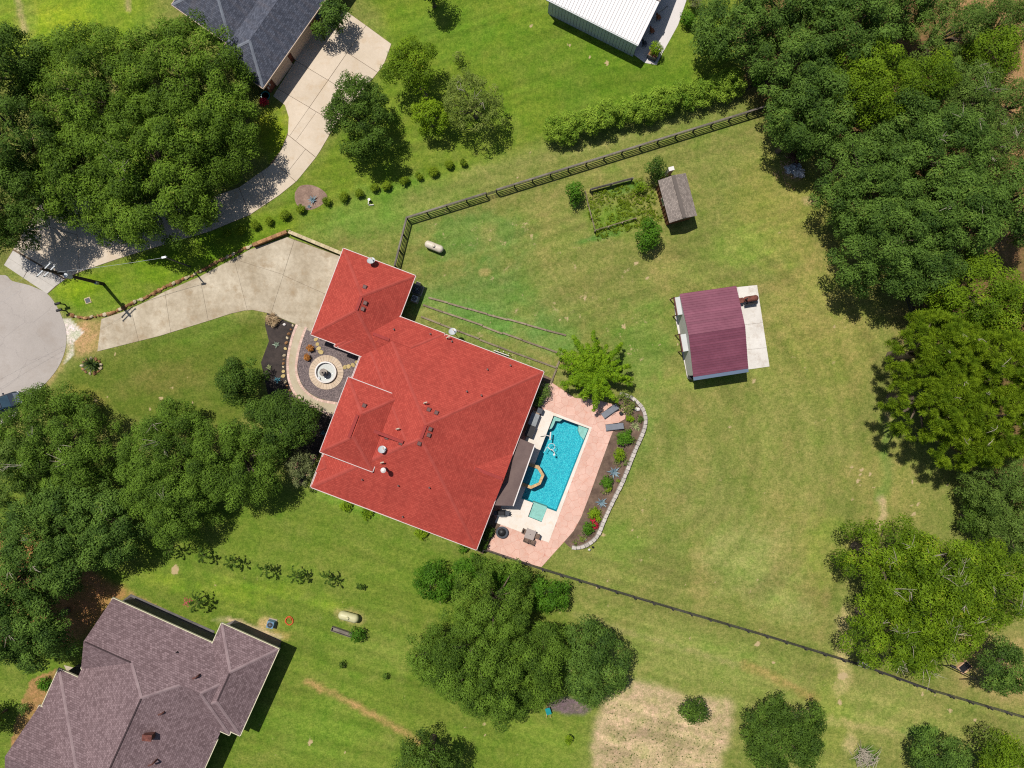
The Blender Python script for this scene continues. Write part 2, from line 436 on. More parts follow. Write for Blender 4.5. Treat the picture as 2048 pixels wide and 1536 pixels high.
def lay(mask, rgb, alpha=1.0):
    global col
    m = np.clip(mask * alpha * np.clip(0.55 + 0.9 * n2, 0, 1.25), 0, 1)[..., None]
    col = col * (1 - m) + L3(*rgb) * m
def area_paint(poly, rgb, alpha=1.0, soft=20, rag=0.0):
    m = inside_np(GX + (n2 - 0.5) * rag * 2, GY + (n1 - 0.5) * rag * 2, poly).astype(np.float32)
    k = max(0, int(soft / STEP))
    lay(blur(m, k) if k else m, rgb, alpha)
def spot(px, py, rx, ry, rgb, alpha=1.0, rot=0.0, rag=0.7, hard=2.0):
    x = GX - px; y = GY - py; a = math.radians(rot)
    u = (x * math.cos(a) + y * math.sin(a)) / rx; v = (-x * math.sin(a) + y * math.cos(a)) / ry
    d = np.sqrt(u * u + v * v) + (n2 - 0.5) * rag + (n3 - 0.5) * rag * 0.8
    lay(np.clip((1 - d) * hard, 0, 1), rgb, alpha)
DRY = np.zeros(GX.shape, np.float32)
def bare(px, py, rx, ry, alpha, rot=0.0):
    x = GX - px; y = GY - py; a = math.radians(rot)
    u = (x * math.cos(a) + y * math.sin(a)) / rx; v = (-x * math.sin(a) + y * math.cos(a)) / ry
    np.maximum(DRY, np.clip(1.35 - np.sqrt(u * u + v * v), 0, 1) * alpha, out=DRY)
def streak(pts, w, rgb, alpha=0.7, rag=6):
    x = GX + (n2 - 0.5) * rag * 2; y = GY + (n3 - 0.5) * rag * 2; d = np.full(GX.shape, 1e9)
    for (x0, y0), (x1, y1) in zip(pts, pts[1:]):
        l2 = (x1 - x0) ** 2 + (y1 - y0) ** 2
        t = np.clip(((x - x0) * (x1 - x0) + (y - y0) * (y1 - y0)) / l2, 0, 1)
        d = np.minimum(d, np.hypot(x - x0 - t * (x1 - x0), y - y0 - t * (y1 - y0)))
    lay(np.clip(1.3 - d / w, 0, 1), rgb, alpha)

# broad lawns and fields
area_paint([(560, -300), (1560, -300), (1500, 150), (1090, 285), (820, 400), (690, 440), (590, 470), (420, 560), (300, 560), (520, 420), (620, 330), (700, 220), (790, 90)], (116, 136, 44), 1, 22, 14)
spot(1180, 150, 330, 110, (102, 132, 38), 0.7, 15)
spot(900, 60, 120, 70, (106, 136, 42), 0.6)
spot(760, 420, 160, 60, (110, 146, 58), 0.7, -15)
streak([(820, 410), (1100, 320), (1500, 200)], 34, (136, 142, 76), 0.75, 10)
streak([(930, 345), (1180, 300), (1510, 185)], 9, (152, 148, 90), 0.4, 8)
area_paint([(-300, -300), (330, -300), (310, 60), (150, 140), (0, 200), (-300, 200)], (128, 150, 46), 1, 20)
spot(120, 40, 90, 60, (158, 174, 44), 0.8, 0, 1.0, 1.2)
spot(50, 40, 30, 60, (150, 150, 80), 0.5)
streak([(35, 0), (50, 60)], 7, (190, 165, 130), 0.7); streak([(255, 0), (258, 20)], 6, (190, 165, 130), 0.7)
spot(545, 265, 60, 70, (140, 152, 40), 1)
area_paint([(96, 590), (160, 545), (330, 492), (500, 432), (600, 420), (575, 462), (430, 532), (250, 618), (160, 630)], (112, 138, 34), 1, 10, 4)
spot(150, 575, 60, 30, (140, 164, 34), 0.7, -15)
area_paint([(130, 740), (200, 705), (420, 645), (540, 640), (535, 720), (480, 860), (200, 840), (90, 800)], (104, 118, 46), 1, 16, 8)
spot(400, 660, 120, 30, (104, 132, 46), 0.5, -12)
spot(330, 760, 110, 40, (124, 118, 62), 0.6, -12)
spot(160, 800, 60, 40, (150, 140, 70), 0.6)
area_paint([(-300, 930), (600, 980), (640, 990), (960, 1110), (1100, 1150), (1200, 1400), (1100, 1800), (-300, 1800)], (114, 132, 50), 1, 30, 14)
spot(760, 1060, 190, 50, (112, 132, 50), 0.7, 22)
spot(700, 1010, 90, 16, (134, 168, 64), 0.6, 22)
for a in ((470, 1185, 90, 34), (330, 1160, 70, 24), (560, 1180, 50, 22), (660, 1210, 50, 20)): spot(*a, (142, 164, 50), 0.6, 10, 1.3, 1.0)
spot(640, 1460, 130, 80, (116, 144, 50), 0.6); spot(1100, 1470, 90, 70, (130, 148, 60), 0.6)
spot(780, 1300, 110, 60, (134, 144, 68), 0.6)
spot(1000, 620, 190, 130, (106, 134, 66), 0.8, 15); spot(950, 470, 130, 60, (106, 138, 66), 0.8)
spot(1180, 560, 150, 90, (132, 132, 74), 0.6); spot(1290, 680, 80, 110, (108, 138, 58), 0.7, 10)
spot(1560, 420, 130, 150, (150, 148, 76), 0.7); spot(1640, 640, 140, 220, (156, 148, 84), 0.7)
spot(1480, 490, 80, 60, (126, 152, 62), 0.5); spot(1390, 760, 130, 22, (122, 152, 58), 0.5, -8)
spot(1600, 860, 110, 160, (146, 146, 82), 0.5); spot(1390, 1000, 120, 160, (136, 140, 78), 0.7)
spot(1280, 860, 40, 120, (118, 144, 66), 0.6, 20); spot(1240, 1080, 90, 60, (120, 146, 60), 0.6)
spot(1500, 1120, 130, 90, (152, 154, 92), 0.7); spot(1650, 1100, 60, 90, (142, 160, 64), 0.5)
spot(1780, 960, 90, 110, (156, 150, 86), 0.8); spot(1420, 1340, 240, 90, (148, 156, 84), 0.6, 16)
spot(1790, 1430, 200, 70, (154, 154, 88), 0.7, 16); spot(1660, 1440, 60, 120, (140, 152, 66), 0.5)
spot(1560, 1210, 90, 40, (158, 162, 96), 0.6, 15)
streak([(850, 600), (1130, 690)], 34, (112, 150, 76), 0.6, 12); streak([(850, 625), (1110, 720)], 14, (150, 140, 82), 0.4, 10)
# mowing and wheel tracks
ang = np.degrees(np.arctan2(GY - 900, GX - 1250))
rad = np.hypot(GX - 1250, GY - 900)
sw = (fbm(rad / 11, ang / 25, 31, 3) - 0.5) * inside_np(GX, GY, [(1290, 500), (1800, 400), (1830, 1250), (1250, 1180)]) 
sw = blur(sw.astype(np.float32), 1)
a20 = math.radians(16); ry = -GX * math.sin(a20) + GY * math.cos(a20); rx_ = GX * math.cos(a20) + GY * math.sin(a20)
sw2 = (fbm(rx_ / 130, ry / 9, 44, 3) - 0.5) * blur((GY > 1090).astype(np.float32), 8)
a3 = math.radians(-17); ry3 = -GX * math.sin(a3) + GY * math.cos(a3); rx3 = GX * math.cos(a3) + GY * math.sin(a3)
sw3 = (fbm(rx3 / 130, ry3 / 9, 54, 3) - 0.5) * blur((GY < 700).astype(np.float32), 8)
mow = np.sin(rad / 15 * math.pi + (n1 - .5) * 5) * blur(inside_np(GX, GY, [(1290, 450), (1800, 400), (1830, 1250), (1250, 1180)]).astype(np.float32), 10)
mow2 = np.sin(ry / 14 * math.pi + (n1 - .5) * 4) * blur(((GY > 1110) | ((GX > 600) & (GX < 960) & (GY > 960))).astype(np.float32), 8)
mow3 = np.sin(ry3 / 14 * math.pi + (n1 - .5) * 4) * blur(((GY < 860) & (GX < 900)).astype(np.float32), 8)
mow4 = np.sin(ry3 / 13 * math.pi + (n1 - .5) * 4) * blur(((GY < 720) & (GX >= 900) & (GX < 1350)).astype(np.float32), 8)
col *= (1 + 0.036 * (mow + mow2 + mow3 + mow4))[..., None]
col *= (1 + 0.62 * (sw + 0.8 * sw2 + 0.8 * sw3))[..., None]
# irregular drying of the turf
dry = np.clip((fbm(GX / 60, GY / 60, 61, 5) - 0.5) * 4, 0, 1)[..., None]
field = blur(inside_np(GX, GY, [(800, 440), (1540, 215), (1850, 500), (1900, 1400), (1000, 1150), (900, 700)]).astype(np.float32), 6)[..., None]
col = col * (1 - 0.25 * dry * (0.35 + field)) + np.array(c(170, 152, 96), np.float32) * 0.25 * dry * (0.35 + field)
grn = np.clip((fbm(GX / 45, GY / 45, 71, 5) - 0.5) * 4, 0, 1)[..., None]
col = col * (1 - 0.45 * grn) + col * np.array([0.72, 0.95, 0.62], np.float32) * 0.45 * grn
# bare earth
area_paint([(1190, 1560), (1186, 1480), (1205, 1400), (1235, 1385), (1262, 1370), (1300, 1376), (1345, 1390), (1358, 1378), (1378, 1390), (1404, 1382), (1430, 1396), (1450, 1388), (1462, 1415), (1465, 1440), (1455, 1480), (1440, 1560)], (194, 170, 138), 1, 6, 26)
rows = (fbm(rx_ / 90, ry / 9.0, 91, 2) - 0.5)
pl = inside_np(GX, GY, [(1195, 1560), (1210, 1390), (1450, 1395), (1445, 1560)]).astype(np.float32)
col *= (1 + 0.9 * rows * blur(pl, 2))[..., None]
col *= (1 + 0.5 * (fbm(GX / 22, GY / 22, 95, 4) - .5) * blur(pl, 2))[..., None]
area_paint([(1850, -300), (2330, -300), (2330, 1180), (1960, 1000), (1925, 880), (1830, 640), (1790, 560), (1700, 330), (1490, 190), (1480, 40)], (128, 100, 70), 1, 25, 20)
area_paint([(1860, -300), (2330, -300), (2330, 420), (2000, 330), (1960, 220), (1990, 120), (1940, 60), (1870, 40)], (168, 132, 96), 1, 10, 16)
area_paint([(1470, 30), (1560, 30), (1560, 170), (1500, 170)], (150, 122, 92), 0.8, 12, 10)
area_paint([(-300, 1060), (60, 1060), (200, 1150), (262, 1188), (225, 1205), (150, 1290), (-300, 1330)], (184, 134, 92), 1, 6, 10)
area_paint([(-300, 130), (30, 130), (60, 430), (10, 530), (-300, 540)], (110, 110, 60), 0.8, 20)
area_paint([(1940, 1260), (2330, 1300), (2330, 1420), (2048, 1420), (1900, 1360)], (170, 150, 100), 0.8, 16, 10)
area_paint([(30, 1440), (60, 1362), (110, 1340), (112, 1420), (80, 1470), (20, 1500)], (172, 132, 92), 1, 4, 4)
area_paint([(140, 665), (160, 645), (203, 640), (197, 700), (150, 712)], (196, 158, 118), 1, 6, 6)
area_paint([(124, 636), (142, 640), (168, 664), (148, 682), (148, 705), (128, 725), (132, 690)], (222, 212, 206), 1, 3, 4)
streak([(98, 596), (112, 620), (122, 632)], 5, (190, 178, 130), 0.7, 3)
streak([(136, 690), (122, 730), (95, 768)], 7, (178, 156, 108), 0.8, 5)
streak([(616, 1365), (660, 1385), (720, 1415), (790, 1455), (840, 1485)], 8, (184, 148, 100), 0.75, 7)
streak([(1490, 1330), (1560, 1362), (1630, 1398)], 10, (178, 146, 96), 0.6, 8)
streak([(1150, 1230), (1290, 1275), (1480, 1330)], 7, (172, 160, 110), 0.4, 8)
streak([(1775, 850), (1770, 900), (1775, 950), (1762, 1000)], 13, (106, 138, 64), 0.55, 10)
streak([(1765, 1000), (1768, 1030), (1748, 1060)], 8, (208, 178, 146), 0.8, 6)
streak([(1690, 1230), (1685, 1280), (1690, 1350), (1680, 1375)], 17, (196, 176, 126), 0.75, 8)
streak([(1560, 1420), (1820, 1475)], 9, (184, 168, 114), 0.5, 10)
streak([(1780, 800), (1775, 845)], 9, (176, 160, 116), 0.6, 6)
streak([(1810, 680), (1800, 720)], 10, (196, 172, 128), 0.8, 6)
streak([(626, 385), (640, 400)], 30, (166, 136, 112), 0.0)
spot(1135, 1412, 48, 20, (122, 102, 112), 0.9, 10, 0.4, 4)
spot(535, 1248, 26, 16, (206, 174, 130), 0.8); spot(560, 1270, 30, 16, (186, 160, 100), 0.6)
spot(695, 1232, 34, 20, (190, 164, 120), 0.7, 15)
spot(1585, 340, 26, 22, (200, 170, 130), 0.7); spot(1620, 400, 16, 12, (206, 170, 140), 0.6)
spot(440, 1240, 20, 6, (200, 180, 150), 0.4)
streak([(262, 1190), (330, 1225), (420, 1268)], 5, (196, 156, 112), 0.9, 3); streak([(455, 1238), (560, 1275)], 6, (206, 180, 150), 0.9, 3)
spot(640, 705, 8, 8, (120, 110, 100), 0.0)
spot(970, 545, 14, 9, (186, 160, 110), 0.7); spot(1225, 440, 60, 45, (108, 140, 44), 0.85, 0, 0.8, 1.5)
spot(1250, 375, 55, 14, (86, 132, 52), 0.8, -15); spot(1195, 475, 70, 9, (88, 132, 56), 0.8, -15)
spot(1845, 1465, 40, 22, (84, 128, 50), 0.8); spot(1730, 1512, 30, 26, (72, 112, 40), 0.9); spot(1700, 1490, 20, 30, (196, 176, 130), 0.5)
spot(1140, 722, 30, 24, (190, 160, 110), 0.5)
rs = np.random.RandomState(11)
for px, py, r in [(1272, 527, 7), (1248, 653, 8), (1508, 762, 7), (1243, 555, 4), (1295, 555, 4), (1172, 602, 5), (1170, 594, 4), (1120, 640, 5), (1133, 637, 6), (1355, 688, 5), (982, 478, 5), (1302, 1116, 4), (1303, 1052, 5), (1206, 1070, 7), (1265, 1060, 4),
                 (1703, 935, 6), (1723, 940, 7), (1720, 950, 5), (1716, 962, 7), (1740, 948, 6), (1722, 970, 5), (1748, 976, 5), (1824, 963, 6), (1835, 1010, 6), (1828, 1028, 7), (1895, 970, 4),
                 (213, 793, 5), (192, 801, 6), (322, 797, 7), (385, 806, 5), (360, 813, 4), (343, 776, 5), (262, 737, 4), (242, 762, 4), (375, 757, 4), (230, 708, 5), (300, 818, 4), (350, 1140, 14), (1215, 1162, 5), (1195, 1175, 6), (1380, 1277, 5), (1515, 1288, 9), (1547, 1325, 6), (1680, 1405, 9), (1685, 1352, 14), (1900, 1421, 8), (1950, 1440, 7), (1845, 1388, 6), (1870, 1392, 5),
                 (968, 1448, 6), (970, 1470, 4), (1062, 52, 6), (1138, 90, 6), (1214, 126, 8), (1180, 113, 5), (1060, 307, 5), (1034, 355, 4), (1112, 363, 5), (1150, 280, 4), (620, 1485, 9), (690, 1505, 5)]:
    bare(px, py, r, r * 0.7, 0.95, rs.randint(0, 180))
for i in range(260):
    px, py = rs.uniform(850, 1880), rs.uniform(420, 1400)
    bare(px, py, rs.uniform(3, 9), rs.uniform(2, 6), rs.uniform(0.4, 0.75), rs.randint(0, 180))
for i in range(90):
    px, py = rs.uniform(300, 1750), rs.uniform(1140, 1536)
    bare(px, py, rs.uniform(4, 12), rs.uniform(3, 7), rs.uniform(0.35, 0.62), rs.randint(0, 180))
for i in range(160):
    px, py = rs.uniform(880, 1330), rs.uniform(440, 730)
    bare(px, py, rs.uniform(5, 22), rs.uniform(4, 12), rs.uniform(0.28, 0.56), rs.randint(0, 180))

POOL = [(1107, 831), (1178, 857), (1113, 1023), (1043, 997)]
LEDGE = [(1066, 1005.5), (1094, 1016), (1083, 1044), (1056, 1033)]
ny, nx = GX.shape
Vx = (GX - 1024) * S; Vy = (768 - GY) * S
hole = inside_np(GX + STEP / 2, GY + STEP / 2, [(1100, 820), (1190, 850), (1110, 1060), (1020, 1040)])
idx = np.arange(nx * ny).reshape(ny, nx)
q = np.stack([idx[1:, :-1], idx[1:, 1:], idx[:-1, 1:], idx[:-1, :-1]], -1)[~hole[:-1, :-1]]
def np_mesh(name, V, F, m, fattr=None, vcol=None):
    """V (n,3), F (k,4)"""
    me = bpy.data.meshes.new(name)
    me.vertices.add(len(V)); me.vertices.foreach_set('co', np.ascontiguousarray(V, np.float32).ravel())
    k = F.shape[1]
    me.loops.add(F.size); me.loops.foreach_set('vertex_index', np.ascontiguousarray(F, np.int32).ravel())
    me.polygons.add(len(F)); me.polygons.foreach_set('loop_start', np.arange(0, F.size, k, dtype=np.int32))
    me.update(calc_edges=True)
    if fattr is not None:
        me.attributes.new('rnd', 'FLOAT', 'FACE').data.foreach_set('value', np.ascontiguousarray(fattr, np.float32))
    if vcol is not None:
        me.attributes.new('turf', 'FLOAT_COLOR', 'POINT').data.foreach_set('color', np.concatenate([vcol, DRY.reshape(-1, 1)], 1).astype(np.float32).ravel())
    me.materials.append(m)
    return me
def ground_mat():
    m, nt, b, pos = start('turf_and_earth', 0.95, 0, 0.1)
    a = _n(nt, 'ShaderNodeAttribute'); a.attribute_name = 'turf'
    out = a.outputs['Color']
    f0 = noise(nt, pos, 0.55, 6, 0.72); f1 = noise(nt, pos, 2.0, 6, 0.78); f2 = noise(nt, pos, 5.5, 5, 0.85)
    out = mixrgb(nt, 1.0, out, ramp(nt, f0, 0.32, 0.68, (0.76, 0.90, 0.66), (1.20, 1.08, 1.22)), 'MULTIPLY')
    out = mixrgb(nt, 1.0, out, ramp(nt, f1, 0.36, 0.64, (0.68, 0.76, 0.62), (1.30, 1.22, 1.28)), 'MULTIPLY')
    out = mixrgb(nt, 1.0, out, ramp(nt, f2, 0.34, 0.66, (0.56, 0.62, 0.50), (1.44, 1.36, 1.42)), 'MULTIPLY')
    f3 = ramp(nt, noise(nt, pos, 4.0, 6, 0.8), 0.60, 0.76, (0, 0, 0), (0.32,) * 3)
    out = mixrgb(nt, f3, out, c(184, 164, 106))
    mth = _n(nt, 'ShaderNodeMath', operation='MULTIPLY_ADD'); nt.links.new(a.outputs['Alpha'], mth.inputs[0]); mth.inputs[1].default_value = 0.62
    nt.links.new(noise(nt, pos, 3.2, 6, 0.8), mth.inputs[2])
    out = mixrgb(nt, ramp(nt, mth.outputs[0], 0.80, 0.94), out, mixrgb(nt, f2, c(168, 146, 96), c(216, 192, 152)))
    nt.links.new(out, b.inputs['Base Color'])
    bump(nt, b, f2, 0.5, 0.05)
    return m
M['ground'] = ground_mat()
me = np_mesh('ground', np.stack([Vx.ravel(), Vy.ravel(), np.zeros(nx * ny)], 1), q, M['ground'], vcol=np.clip(col.reshape(-1, 3) * np.array([0.99, 1.02, 0.98], np.float32), 0.01, 0.8))
tag(link('ground', me, None, (0, 0, 0)), kind='structure')
m, nt, b, pos = start('far_turf', 0.95, 0, 0.1)
nt.links.new(mixrgb(nt, ramp(nt, noise(nt, pos, 0.05, 6, 0.7), 0.35, 0.65), c(112, 128, 60), c(150, 146, 84)), b.inputs['Base Color'])
fx0, fx1, fy0, fy1 = Vx.min() + 0.2, Vx.max() - 0.2, Vy.min() + 0.2, Vy.max() - 0.2
far = sheet([(-3000, -3000), (3000, -3000), (3000, 3000), (-3000, 3000)], [[(fx0, fy0), (fx1, fy0), (fx1, fy1), (fx0, fy1)]], -0.02)
mesh('far_ground', far, m, kind='structure')

# ------------------------------------------------------------------ paving
def slabs(root, zones, m, z1=0.05, gap=0.035, name='slab'):
    for poly, joints in zones:
        pcs = [ccw(P2(poly))]
        for p, q_ in joints:
            p, q_ = P2([p])[0], P2([q_])[0]; mid = ((p[0] + q_[0]) / 2, (p[1] + q_[1]) / 2); nxt = []
            for s in pcs:
                if inside(mid, s):
                    nxt += [t for t in (clip_half(s, p, q_), clip_half(s, q_, p)) if area(t) > 0.3]
                else: nxt.append(s)
            pcs = nxt
        for s in pcs: mesh(name, prism(shrink(s, gap), 0.0, z1), m, root)

street = [(-260, 600), (-100, 575), (0, 550), (25, 562), (60, 571), (95, 588), (115, 615), (128, 645), (133, 672), (130, 702), (118, 732), (100, 757), (75, 782), (40, 812), (0, 850), (-260, 900)]
mesh('street', prism(P2(smooth_path(street, 4)), -0.1, 0.03), M['asphalt'], kind='structure')
n_dr = [(8, 530), (83, 402), (160, 400), (300, 405), (420, 395), (478, 375), (510, 352), (535, 335), (562, 300), (577, 262), (578, 235), (570, 210), (546, 192), (632, 57), (660, 15), (695, 24), (783, 88), (768, 130), (672, 248), (640, 303), (600, 355), (560, 390), (500, 430), (420, 463), (330, 489), (245, 515), (160, 544), (125, 562), (95, 588)]
nd = mesh('neighbour_driveway', prism(P2(n_dr), -0.1, 0.022), M['joint'], kind='structure')
slabs(nd, [
    ([(546, 192), (632, 57), (660, 15), (695, 24), (783, 88), (768, 130), (672, 248), (640, 303), (632, 315), (576, 270), (578, 235), (570, 210)],
     [((733, 50), (619, 215)), ((655, 82), (695, 106)), ((617, 137), (655, 160)), ((578, 191), (619, 215)), ((695, 106), (755, 145)), ((655, 160), (690, 182)), ((690, 182), (715, 195)), ((630, 222), (640, 228)), ((630, 228), (593, 280))]),
    ([(576, 270), (632, 315), (600, 355), (592, 364), (548, 324), (562, 300)], [((612, 298), (575, 345))]),
    ([(548, 324), (592, 364), (560, 390), (500, 430), (478, 375), (510, 352), (535, 335)], [((524, 345), (545, 400))]),
    ([(478, 375), (500, 430), (420, 463), (330, 489), (318, 405), (420, 395)], [((412, 396), (424, 461))]),
    ([(318, 405), (330, 489), (245, 515), (160, 544), (150, 400), (300, 405)], [((235, 403), (245, 515))]),
    ([(150, 400), (160, 544), (130, 557), (27, 498), (83, 402)], [((83, 450), (155, 470))]),
    ], M['concrete'])
slabs(nd, [([(26, 501), (130, 560), (112, 572), (95, 588), (8, 530)], [((16, 515), (110, 575)), ((66, 523), (45, 560))])], M['apron'])
h_dr = [(195, 703), (203, 638), (245, 624), (290, 604), (330, 583), (400, 553), (440, 531), (500, 499), (575, 474), (690, 516), (622, 664), (590, 648), (535, 626), (505, 620), (490, 621), (460, 628), (420, 641), (320, 672)]
hd = mesh('house_driveway', prism(P2(h_dr), -0.1, 0.022), M['joint'], kind='structure')
slabs(hd, [
    ([(195, 703), (203, 638), (245, 624), (290, 604), (330, 583), (342, 665), (320, 672)], [((262, 617), (278, 683))]),
    ([(330, 583), (400, 553), (417, 642), (342, 665)], []),
    ([(400, 553), (440, 531), (468, 517), (495, 621), (490, 621), (460, 628), (417, 642)], []),
    ([(468, 517), (500, 499), (575, 474), (589, 480), (542, 628), (535, 626), (505, 620), (495, 621)], [((480, 522), (572, 551))]),
    ([(589, 480), (690, 516), (622, 664), (590, 648), (542, 628)], [((572, 553), (655, 590))]),
    ], M['concrete_old'], gap=0.02)
# curved front walk with brick borders
WO = [(591, 650), (584, 668), (578, 690), (574, 712), (573, 735), (575, 757), (581, 776), (592, 794), (610, 809), (635, 820), (664, 836)]
WI = [(614, 657), (607, 676), (600, 700), (596, 722), (595, 740), (599, 757), (606, 772), (619, 786), (638, 797), (660, 802), (690, 806)]
wo, wi = smooth_path(WO, 5), smooth_path(WI, 5)
wk = mesh('front_walk', prism(P2(wo + wi[::-1]), -0.05, 0.045), M['walk'], kind='structure')
bk = raw('brick', box(0, 0, 0, 0.225, 0.29, 0.035), M['brick_pink'])
for path, off in ((wo, -2.6), (wi, 2.6)):
    for x, y, a in along(path, 4.1):
        p = W(x - math.sin(a) * off, y + math.cos(a) * off)
        inst('brick', bk, wk, (p.x, p.y, 0.03), -a + random.Random(x).uniform(-.03, .03))
# beds
BED = [(534, 626), (592, 650), (584, 668), (578, 690), (573, 735), (575, 757), (592, 794), (610, 809), (664, 836), (640, 905), (600, 975), (575, 920), (545, 830), (522, 725), (538, 682), (530, 650)]
mesh('mulch_bed', prism(P2(BED), -0.05, 0.024), M['mulch'], kind='structure')
GRV = [(614, 657), (640, 668), (740, 720), (720, 760), (690, 806), (660, 802), (638, 797), (619, 786), (606, 772), (599, 757), (595, 740), (596, 722), (600, 700), (607, 676)]
mesh('gravel_bed', prism(P2(GRV), -0.05, 0.028), M['gravel'], kind='structure')
mesh('agave_bed', prism(P2(smooth_path([(590, 385), (600, 372), (622, 370), (645, 380), (655, 396), (640, 412), (618, 420), (598, 414), (590, 400), (590, 385)], 4)), -0.05, 0.02), surf('brown_bark_mulch', c(150, 120, 104), c(176, 146, 128), 1, 8, 0.3, bmp=0.4), kind='structure')
def scatter_stones(name, poly, n, size, m, seed, z=0.03):
    r = np.random.RandomState(seed); pw = np.array(P2(poly)); pts = []
    lo, hi = pw.min(0), pw.max(0)
    while len(pts) < n:
        k = r.uniform(lo, hi, (n * 2, 2)); k = k[inside_np(k[:, 0], k[:, 1], [tuple(a) for a in pw])]; pts += list(k)
    pts = np.array(pts[:n]); base = np.array([[1, 0, 0], [0, 1, 0], [-1, 0, 0], [0, -1, 0], [0.1, 0.1, 0.8]], float)
    s = size * r.uniform(0.5, 1.3, (n, 1, 3)); th = r.uniform(0, 6.28, n)
    b = base[None] * s; x = b[..., 0] * np.cos(th)[:, None] - b[..., 1] * np.sin(th)[:, None]; y = b[..., 0] * np.sin(th)[:, None] + b[..., 1] * np.cos(th)[:, None]
    V = np.stack([x + pts[:, :1], y + pts[:, 1:], b[..., 2] + z], -1).reshape(-1, 3)
    f = np.array([[0, 1, 4], [1, 2, 4], [2, 3, 4], [3, 0, 4]]); F = (f[None] + 5 * np.arange(n)[:, None, None]).reshape(-1, 3)
    return np_mesh(name, V, F, m)
tag(link('gravel', scatter_stones('gravel', GRV, 5200, 0.075, M['pebble'], 3), None, (0, 0, 0)), 'loose purple and grey gravel around the fountain', 'gravel', kind='stuff')

# ------------------------------------------------------------------ pool terrace
PINK = [(1070, 768), (1105, 766), (1150, 796), (1195, 800), (1254, 816), (1250, 838), (1232, 848), (1222, 872), (1200, 932), (1180, 988), (1162, 1035), (1147, 1062), (1128, 1084), (1107, 1107), (1083, 1134), (1056, 1127), (975, 1102), (945, 1092), (1005, 940), (1040, 840)]
DECK = [(1089, 818), (1184, 855), (1097.5, 1085), (990, 1044.5), (1040, 915), (1052, 875)]
pw_ = P2(PINK); deckw = P2(DECK); poolw = ccw(P2(POOL)); ledgew = P2(LEDGE)
# pool outline with the shallow ledge joined on
basin = P2([(1107, 831), (1178, 857), (1113, 1023), (1094, 1016), (1083, 1044), (1056, 1033), (1066, 1005.5), (1043, 997)])
terr = mesh('pool_terrace', sheet(pw_, [basin], 0.03), M['grout'], kind='structure')
E0, E1 = deckw[1], deckw[2]; N0, N1 = deckw[0], deckw[1]; S0, S1 = deckw[3], deckw[2]
zoneE = clip_half(ccw(pw_), E1, E0)[:]
if not inside(P2([(1160, 1000)])[0], zoneE): zoneE = clip_half(ccw(pw_), E0, E1)
wz = clip_half(ccw(pw_), E0, E1)
if inside(P2([(1160, 1000)])[0], wz): wz = clip_half(ccw(pw_), E1, E0)
zoneN = clip_half(wz, N0, N1)
if not inside(P2([(1120, 800)])[0], zoneN): zoneN = clip_half(wz, N1, N0)
zoneS = clip_half(wz, S0, S1)
if not inside(P2([(1040, 1100)])[0], zoneS): zoneS = clip_half(wz, S1, S0)
rs = np.random.RandomState(21)
lo, hi = np.array(pw_).min(0), np.array(pw_).max(0); seeds = []
for _ in range(6000):
    p = rs.uniform(lo - 0.5, hi + 0.5); d = rs.uniform(0.55, 0.95)
    if all((p[0] - s[0]) ** 2 + (p[1] - s[1]) ** 2 > d * d for s in seeds): seeds.append(p)
for i, s in enumerate(seeds):
    cell = [(s[0] - 3, s[1] - 3), (s[0] + 3, s[1] - 3), (s[0] + 3, s[1] + 3), (s[0] - 3, s[1] + 3)]
    for t in seeds:
        if t is s or abs(t[0] - s[0]) > 3 or abs(t[1] - s[1]) > 3: continue
        mx, my = (s[0] + t[0]) / 2, (s[1] + t[1]) / 2; dx, dy = t[0] - s[0], t[1] - s[1]
        cell = clip_half(cell, (mx, my), (mx - dy, my + dx))
        if len(cell) < 3: break
    if len(cell) < 3: continue
    cell = ccw(cell)
    for zone in (zoneE, zoneN, zoneS):
        pc = zone
        for a, b_ in zip(cell, cell[1:] + cell[:1]):
            pc = clip_half(pc, a, b_)
            if len(pc) < 3: break
        if area(pc) > 0.05: mesh('flagstone', prism(shrink(pc, 0.017), 0.02, 0.046), M['stamped'], terr)
dk = mesh('pool_deck', sheet(deckw, [basin], 0.07), M['travertine'], kind='structure')
def rim(poly, z0, z1):
    p = ccw(poly); n = len(p)
    return [Vector((x, y, z0)) for x, y in p] + [Vector((x, y, z1)) for x, y in p], [(i, i + n, (i + 1) % n + n, (i + 1) % n) for i in range(n)]
mesh('deck_edge', (lambda r: (r[0], [f[::-1] for f in r[1]]))(rim(deckw, 0.0, 0.07)), M['travertine'], dk)
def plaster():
    m, nt, b, pos = start('painted_ripple_plaster', 0.6, 0, 0.3)
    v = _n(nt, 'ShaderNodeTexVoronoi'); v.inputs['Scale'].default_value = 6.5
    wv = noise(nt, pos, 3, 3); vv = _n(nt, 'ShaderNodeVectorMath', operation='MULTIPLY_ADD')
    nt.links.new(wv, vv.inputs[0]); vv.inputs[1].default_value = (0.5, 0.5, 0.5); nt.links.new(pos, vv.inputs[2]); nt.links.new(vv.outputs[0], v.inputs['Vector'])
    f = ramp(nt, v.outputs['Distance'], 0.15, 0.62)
    out = mixrgb(nt, f, c(96, 222, 230), c(32, 170, 192))  # blue plaster with water ripple light painted in as wavy cells
    out = mixrgb(nt, ramp(nt, noise(nt, pos, 11, 3, 0.8), 0.5, 0.75, (0, 0, 0), (0.6,) * 3), out, c(206, 248, 250))  # pale flecks painted in as ripple glints
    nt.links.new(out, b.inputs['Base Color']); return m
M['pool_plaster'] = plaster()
M['pool_pale'] = surf('pale_pool_pebble', c(226, 220, 204), c(238, 232, 218), 3, 9, 0.16)
M['pool_tile'] = surf('dark_waterline_tile', c(30, 92, 116), None, 3, 9, 0.2, rough=0.3)
